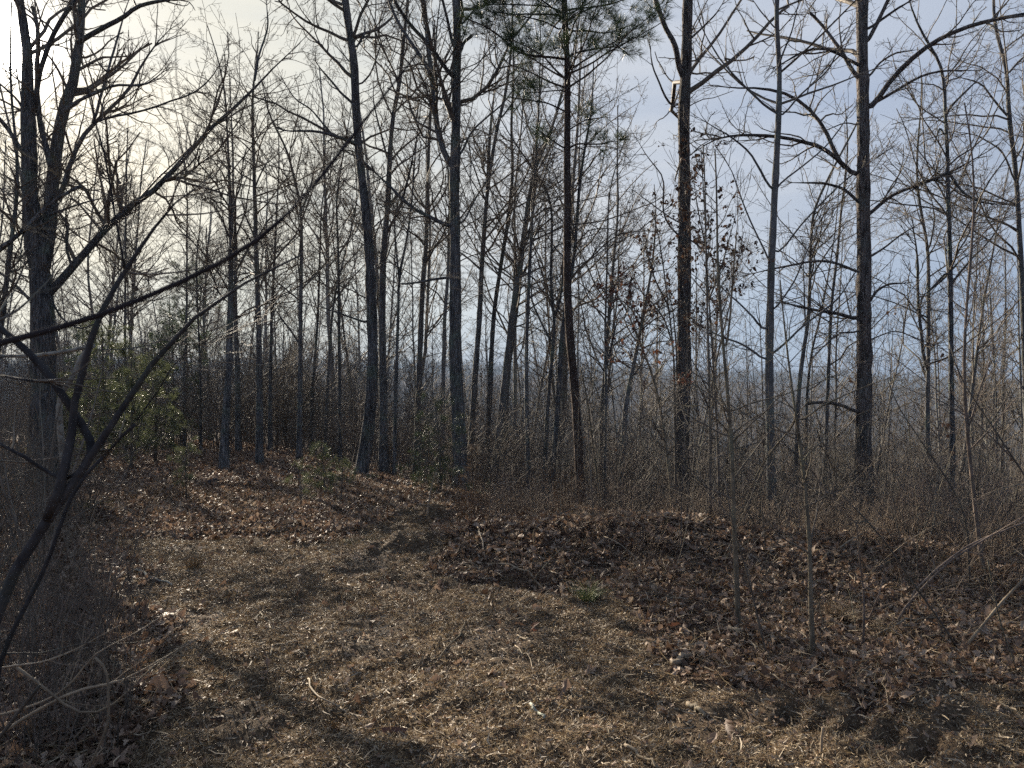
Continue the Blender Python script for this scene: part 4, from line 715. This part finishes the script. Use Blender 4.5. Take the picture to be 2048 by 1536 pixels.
o = mb.build('dry_weeds', M['weed'], smooth=False); tag(o, 'knee-high dry weeds and briar stems along the edge of the clearing', 'weeds', kind='stuff')

# grass tufts
def tuft(label, u, v, h, n, mat, name='grass_tuft', wd=.0016, fan=.5, cat='grass tuft', rad=.06):
    x, y = flat(u, v); z = gz(x, y); base = (x, y, z); root = None; mb = MB(); r = np.random.default_rng(int(u))
    a = r.random(n) * 6.28; rr = rad * r.random(n); p = np.stack([x + np.cos(a) * rr, y + np.sin(a) * rr, np.full(n, z)], 1)
    d = norm(np.stack([np.cos(a) * fan * r.random(n), np.sin(a) * fan * r.random(n), np.ones(n)], 1)); K = 5
    P, R_ = grow(p, d, h * (.4 + .6 * r.random(n)), np.full(n, wd), K, .08, -fan * .9, r, wd * .4, .3); mb.tubes(P, R_, 3)
    o = mb.build(name, M[mat], smooth=False, origin=base); o.location = base; return tag(o, label, cat)
tuft('green grass tuft at the base of the leafy bank, right of the dark hollow', 1178, 1205, .20, 170, 'greengrass', fan=.9)
tuft('short brown grass tuft in the middle of the pale bare patch at left', 388, 1140, .18, 120, 'straw', fan=.5)
tuft('dark green tuft with grass at the left end of the leafy rise', 190, 1035, .30, 160, 'greengrass', fan=.9, rad=.12)
tuft('round mop of fine brown bunchgrass right of the crooked pale sapling', 1775, 1262, .16, 320, 'straw', fan=1.3, wd=.0009, rad=.04)
tuft('orange-brown sedge clump in front of the pine foot', 1125, 1050, .75, 90, 'sedge', fan=.25, rad=.16, name='sedge_clump', wd=.002)
tuft('tawny sedge clump right below the central forked oak', 945, 1050, .60, 90, 'sedge', fan=.3, rad=.18, name='sedge_clump', wd=.002)
tuft('small sunlit orange tuft low in the middle foreground', 665, 1440, .08, 60, 'sedge', fan=.7, rad=.03, wd=.001)
tuft('loose brown bunchgrass left of the round mop of grass', 1680, 1235, .22, 220, 'straw', fan=1.0, wd=.001, rad=.1)
tuft('faint yellow-green grass patch at the back edge of the bare ground', 740, 1085, .08, 140, 'greengrass', fan=1.2, rad=.3)
tuft('thin dry grass sprays on the leafy rise by the leftmost seedling', 350, 1000, .35, 80, 'straw', fan=.6, rad=.2)

# sticks and logs, each a thing of its own
def stick(label, pts, w0, w1=None, mat='pale', lift=0.0, arch=0.0, name='stick', cat='stick', K=9, tw=0):
    w1 = w1 or w0 * .6; r = np.random.default_rng(int(pts[0][0] * 7 + pts[0][1])); q = []
    for u, v in pts: x, y = flat(u, v); q.append((x, y, 0))
    q = resample(np.array(q), K, 1); q[:, 2] = ground(q[:, 0], q[:, 1]); Yd = q[:, 1].mean(); rr = np.linspace(w0, w1, K) / 2 * Yd / F
    q[:, 2] += rr + .006 + lift * np.sin(np.linspace(0, np.pi, K)) + arch * np.linspace(0, 1, K); q[1:-1] += r.normal(size=(K - 2, 3)) * .006
    mb = MB(); mb.tubes(q[None], rr[None], 7, cap=True, rough=.06, rng=r)
    if tw: A = kids(q[None], rr[None], r, 0, .1, (30, 70), .3, 5, .15, .1, .6, .08, .5, .0012, nmin=tw); mb.tubes(*A, 4)
    b = q[0].copy(); o = mb.build(name, M[mat], origin=b); o.location = b; return tag(o, label, cat)
def pstick(label, pts, w0, w1, Y, mat='pale', name='stick', cat='stick', dY=0.0, tw=0, K=12):
    """a stick or cane standing off the ground: photo pixels at distance Y (to Y + dY at its end)"""
    r = np.random.default_rng(int(abs(pts[0][0]) * 7 + pts[0][1])); n = len(pts)
    q = resample(np.array([at(u, v, Y + dY * i / (n - 1)) for i, (u, v) in enumerate(pts)]), K, 1); rr = np.linspace(w0, w1, K) / 2 * Y / F
    z0 = gz(q[0, 0], q[0, 1])
    if name != 'fallen_branch' and q[0, 2] > z0: q[0, 2] = z0 - .02
    g0 = ground(q[:, 0], q[:, 1]); q[:, 2] = np.maximum(q[:, 2], g0 + rr * .8)
    mb = MB(); mb.tubes(q[None], rr[None], 7, cap=True, rough=.05, rng=r)
    if tw: A = kids(q[None], rr[None], r, 0, .15, (30, 60), .3, 6, .13, .2, .6, .1, .8, .001, nmin=tw); mb.tubes(*A, 4); B = kids(*A, r, 5, .2, (30, 60), .4, 4, .13, .2, .6, .05, .3, .0009); mb.tubes(*B, 3)
    b = q[0].copy(); o = mb.build(name, M[mat], origin=b); o.location = b; return tag(o, label, cat)
stick('short pale stick leaning up from the bare ground below the orange leaf', [(948, 1080), (962, 1123), (972, 1136)], 4, 3, lift=.06)
stick('pale stick lying on the leafy bank above the dark hollow', [(1027, 1113), (1045, 1124), (1061, 1137)], 3.5)
stick('long thin pale stick above the dark hollow, sloping down to the right', [(975, 1142), (1027, 1147), (1068, 1157), (1109, 1178)], 3.5, 4, lift=.03)
stick('small pale stick high on the leafy bank', [(1071, 1072), (1080, 1085), (1092, 1099)], 3)
stick('thin brown stick pointing up right in the centre foreground', [(876, 1325), (914, 1287), (938, 1246)], 3, 2, 'brown')
stick('short bright splinter in the centre foreground', [(1034, 1274), (1048, 1284), (1061, 1294)], 3.5)
stick('curved thin stick right of the short bright splinter', [(1030, 1301), (1060, 1324), (1068, 1352)], 2.5, 2)
stick('stubby tan stick at the bottom edge, centre left', [(845, 1531), (862, 1520), (880, 1511)], 6, 5)
stick('straight pale stick in the lower left centre', [(681, 1407), (700, 1416), (722, 1424)], 4, 3)
stick('bent twig end standing in the left half of the bare ground', [(545, 1293), (541, 1305), (539, 1315)], 4, 3)
stick('thin twig lying beside the bent twig end', [(548, 1293), (570, 1295), (596, 1297)], 3, 2.5)
stick('tiny pale twig left of centre on the bare ground', [(521, 1221), (526, 1229), (531, 1238)], 3.5)
stick('long hooked pale root curling over the left foreground', [(616, 1355), (625, 1380), (644, 1400), (682, 1407)], 4.5, 3, lift=.02)
stick('straight twig crossing above the hooked root', [(626, 1345), (634, 1356), (642, 1370)], 3.5)
stick('pale twig on the leaves at the far left of the clearing', [(288, 1072), (310, 1075), (332, 1080)], 3)
stick('mossy stick lying at the left border of the bare ground', [(268, 1143), (291, 1158), (320, 1164), (346, 1170)], 6, 4, 'lichen')
stick('pale rotten log piece below the forked sapling', [(1345, 1328), (1375, 1310), (1405, 1298)], 13, 9, 'pale', name='log')
stick('weathered wood chunk at the foot of the forked sapling', [(1456, 1256), (1480, 1263), (1515, 1262)], 12, 6, 'pale', name='log')
stick('grey chunk of broken branch in the lower right centre', [(1375, 1398), (1392, 1408), (1408, 1420)], 11, 8, 'pale', name='log')
stick('tan splintered wood piece at the bottom edge right of centre', [(1250, 1500), (1287, 1517), (1316, 1538)], 9, 5, 'pale', name='log')
stick('grey weathered stick in the middle of the lower foreground', [(1060, 1418), (1075, 1430), (1088, 1444)], 7, 5, 'lichen')
stick('dark rotten log lying on the leafy rise left of the trunks', [(418, 977), (460, 970), (500, 976)], 9, 6, 'dusk', name='log')
stick('long pale fallen branch on leaves at the right, highest of the pile', [(1862, 1302), (1905, 1308), (1947, 1314), (2060, 1334)], 5, 4)
stick('long grey fallen branch running right from the crooked sapling foot', [(1666, 1322), (1730, 1321), (1792, 1322)], 4, 3, 'brown')
stick('slanting pale stalk of the right-hand pile', [(1672, 1328), (1740, 1345), (1828, 1362), (1905, 1360)], 4, 3)
stick('short bright stalk of the right-hand pile', [(1783, 1311), (1830, 1321), (1876, 1331)], 4, 3)
stick('curled pale bark strip on the right-hand pile', [(1780, 1300), (1792, 1308), (1808, 1311)], 6, 4, 'chip')
stick('bright thick stalk end lower in the right-hand pile', [(1885, 1338), (1910, 1343), (1930, 1360)], 7, 5)
stick('thin stalk lying in the leaves at the lower right', [(1560, 1338), (1610, 1348), (1660, 1352)], 3, 2)
stick('thin pale stalk in the far right foreground', [(1850, 1395), (1862, 1410), (1872, 1425)], 3.5, 2.5)
stick('arched fallen branch on leaves beyond the round mop of grass', [(1735, 1276), (1776, 1270), (1827, 1247), (1882, 1236), (1945, 1231)], 5, 2.5, 'brown', lift=.05, tw=3)
stick('straight stick lying on the bank left of the forked sapling', [(1225, 1253), (1260, 1243), (1300, 1230)], 3, 2)
pstick('upright tan stick stuck in the soil in the right foreground', [(1642, 1520), (1643, 1480), (1646, 1455)], 6, 5, 3.25)
pstick('thin arching pale cane on the leafy bank right of the middle', [(1306, 1182), (1304, 1165), (1290, 1140), (1266, 1109), (1232, 1082), (1208, 1073)], 3, 2, 5.9, name='cane', cat='cane', dY=.4)
pstick('long thin cane slanting up right across the leafy bank', [(972, 1120), (1027, 1072), (1109, 1031), (1180, 1005)], 2.6, 1.8, 6.8, 'twig', name='cane', cat='cane', dY=.6, tw=3)
pstick('thin double cane slanting up right by the leafy bank', [(1065, 1160), (1100, 1120), (1150, 1070)], 2.6, 1.8, 6.1, 'brown', name='cane', cat='cane')
pstick('pale cane leaning right across the shaggy oak foot', [(1630, 1142), (1660, 1110), (1700, 1080), (1725, 1067)], 4, 3, 6.3, name='cane', cat='cane', dY=.5)
pstick('stout cane slanting to the right edge, lowest of the right-hand canes', [(1925, 1300), (1958, 1260), (1999, 1209), (2060, 1145)], 6, 5, 4.6, 'pale', name='cane', cat='cane')
pstick('long briar cane slanting to the upper right corner of the brush', [(1790, 1240), (1840, 1180), (1900, 1120), (1975, 1075), (2070, 1020)], 5, 3, 5.0, 'reddish', name='cane', cat='cane', tw=4)
pstick('briar cane running parallel above the long one', [(1810, 1200), (1870, 1140), (1935, 1090), (2060, 1040)], 4, 3, 5.2, 'reddish', name='cane', cat='cane', tw=3)
pstick('dark stem slanting down right through the brush at the right', [(1935, 1330), (1880, 1240), (1820, 1160), (1770, 1080), (1680, 985)], 5, 3, 4.6, 'twig', name='cane', cat='cane', tw=5)
pstick('thin pale cane rising steeply at the lower right edge', [(2048, 1390), (2030, 1330), (1998, 1240), (1975, 1120)], 4, 2.5, 4.2, 'brown', name='cane', cat='cane', tw=3)
pstick('grey fork of dead branch beside the central forked oak', [(970, 968), (995, 970), (1020, 965), (1040, 962)], 3, 1.5, 11.5, name='fallen_branch', cat='branch', tw=4)
rg2 = np.random.default_rng(77)
def cane(x, y, L, az, el, w, mat, label, group, sag=.5, tw=2):
    z = gz(x, y); d = np.array([[math.cos(az) * math.cos(el), math.sin(az) * math.cos(el), math.sin(el)]])
    P, Rr = grow(np.array([[0, 0, -.03]]), d, np.array([L]), np.array([w]), 14, .035, -sag, rg2, .0008, .35)
    hit = z + P[0, :, 2] < ground(x + P[0, :, 0], y + P[0, :, 1]) + .01; P[0, :, 2] = np.where(hit, ground(x + P[0, :, 0], y + P[0, :, 1]) + .01 - z, P[0, :, 2])
    mb = MB(); mb.tubes(P, Rr, 5); A = kids(P, Rr, rg2, tw, .15, (25, 60), .3, 6, .1, .2, .6, .08, .7, .0009); mb.tubes(*A, 4); B = kids(*A, rg2, 5, .2, (30, 60), .4, 4, .13, .2, .6, .05, .3, .0008); mb.tubes(*B, 3)
    o = mb.build('cane', M[mat]); o.location = (x, y, z); tag(o, label, 'cane', group)
for k in range(46):
    y = rg2.uniform(4.6, 8.2); u = rg2.uniform(.30, .72) if k < 34 else rg2.uniform(-.05, .32); y = y + (1.2 if u < .3 else 0)
    cane(u * y, y, rg2.uniform(.7, 2.0), rg2.choice([0, math.pi]) + rg2.normal() * .6, rg2.uniform(.35, 1.25), rg2.uniform(.0018, .0035), ['reddish', 'brown', 'twig', 'pale'][k % 4],
         'thin bare briar cane in the tangle at the right of the clearing' if u > .3 else 'thin bare briar cane on the leafy bank right of the middle', 'briar canes in the right-hand tangle' if u > .3 else 'briar canes on the leafy bank')
for k in range(44):
    y = rg2.uniform(5.8, 10.5); u = rg2.uniform(.02, .72); y = max(y, 8.4) if u < .2 else y
    cane(u * y, y, rg2.uniform(1.2, 3.3), rg2.uniform(0, 6.28), rg2.uniform(1.2, 1.55), rg2.uniform(.003, .0065), ['brown', 'twig', 'dusk'][k % 3],
         'thin bare whip sapling standing among the brush right of the middle', 'whip saplings among the brush', sag=-.1, tw=3.5)
for k in range(34):
    y = rg2.uniform(2.6, 6.5); cane(-rg2.uniform(.50, .66) * y, y, rg2.uniform(.5, 1.5), rg2.uniform(0, 6.28), rg2.uniform(.7, 1.5), rg2.uniform(.0014, .003), ['twig', 'brown', 'pale'][k % 3],
         'thin bare cane among the brush at the lower left', 'canes in the lower left brush', sag=.3)
# pale branches lying at the lower left
for lb, pts, a, b, Yd in [('thick pale branch crossing the lower left corner, the longest there', [(-20, 1485), (0, 1469), (41, 1438), (79, 1421), (113, 1400), (154, 1376), (219, 1370), (260, 1359), (308, 1325), (404, 1274)], 8, 2, 2.5),
        ('curved pale branch looping under the longest one at lower left', [(34, 1335), (68, 1359), (113, 1394), (137, 1421), (171, 1435), (212, 1424), (240, 1400), (260, 1380), (295, 1339), (380, 1282)], 6, 2, 2.45),
        ('pale twig hanging down to the bottom edge at lower left', [(190, 1315), (213, 1330), (216, 1365), (219, 1438), (205, 1479), (172, 1545)], 5, 4, 2.35),
        ('grey branch rising steeply at lower left', [(-20, 1435), (0, 1430), (68, 1412), (137, 1380), (170, 1330), (192, 1300), (250, 1280), (320, 1235)], 5, 2, 2.6),
        ('thin branch forking off low at the left edge', [(-20, 1340), (30, 1330), (90, 1325), (150, 1300), (240, 1250)], 4, 1.5, 2.8),
        ('dark thick stem end at the bottom left corner', [(-30, 1500), (0, 1475), (40, 1420), (80, 1370)], 9, 6, 2.4)]:
    pstick(lb, pts, a, b, Yd, 'pale' if 'dark' not in lb else 'twig', name='fallen_branch', cat='branch', tw=3 if b < 3 else 0)
# single leaves that stand out
def leafthing(label, u, v, size, mat, up=0.03):
    x, y = flat(u, v); z = gz(x, y) + up; mb = MB(); r = np.random.default_rng(int(u + v)); leaves(mb, np.array([[0, 0, 0.]]), r, size, .0, 8)
    o = mb.build('oak_leaf', M[mat], smooth=False); o.location = (x, y, z); return tag(o, label, 'leaf')
for a in [('orange oak leaf caught on the pale leaning stick', 940, 1076, .11, 'redleaf', .10), ('large upright brown oak leaf in the right centre foreground', 1135, 1385, .17, 'litter', .05), ('dark red leaf lying in the centre of the clearing', 1071, 1273, .07, 'redleaf'),
          ('reddish curled leaf near the bottom, left of centre', 762, 1462, .11, 'redleaf', .04), ('brown crumpled leaf standing beside the tan stick', 1450, 1440, .12, 'hang', .04), ('bright tan leaf at the lower left', 322, 1395, .14, 'litter', .03),
          ('russet leaf on the leafy bank left of the forked sapling', 1356, 1122, .13, 'redleaf', .05), ('dark red leaf in the leaves left of the forked sapling', 1335, 1255, .10, 'redleaf', .04), ('pale pointed leaf right of the large upright one', 1180, 1340, .10, 'litter', .03)]: leafthing(*a)
print('litter', round(time.time() - T0, 1))

# ------------------------------------------------------------------ air
hb = MB(); x0, x1, y0, y1, z0, z1 = -800, 800, -60, 880, float(Z.min()) - 1, 32.0
hb.add([(x0, y0, z0), (x1, y0, z0), (x1, y1, z0), (x0, y1, z0), (x0, y0, z1), (x1, y0, z1), (x1, y1, z1), (x0, y1, z1)],
       [(0, 3, 2, 1), (4, 5, 6, 7), (0, 1, 5, 4), (1, 2, 6, 5), (2, 3, 7, 6), (3, 0, 4, 7)])
mh, t = newmat('air'); pv = nd(t, 'ShaderNodeVolumePrincipled'); pv.inputs['Color'].default_value = (.30, .40, .56, 1); pv.inputs['Density'].default_value = HAZE = .0006
pv.inputs['Anisotropy'].default_value = 0
oo = nd(t, 'ShaderNodeOutputMaterial'); t.links.new(pv.outputs[0], oo.inputs['Volume'])
ho = hb.build('haze', mh, smooth=False); tag(ho, 'thin bluish winter haze filling the woods and valley', 'haze', kind='stuff')
print('tris', sum(len(o.data.loops) - 2 * len(o.data.polygons) for o in scene.objects if o.type == 'MESH'), 'objects', len(scene.objects), round(time.time() - T0, 1))
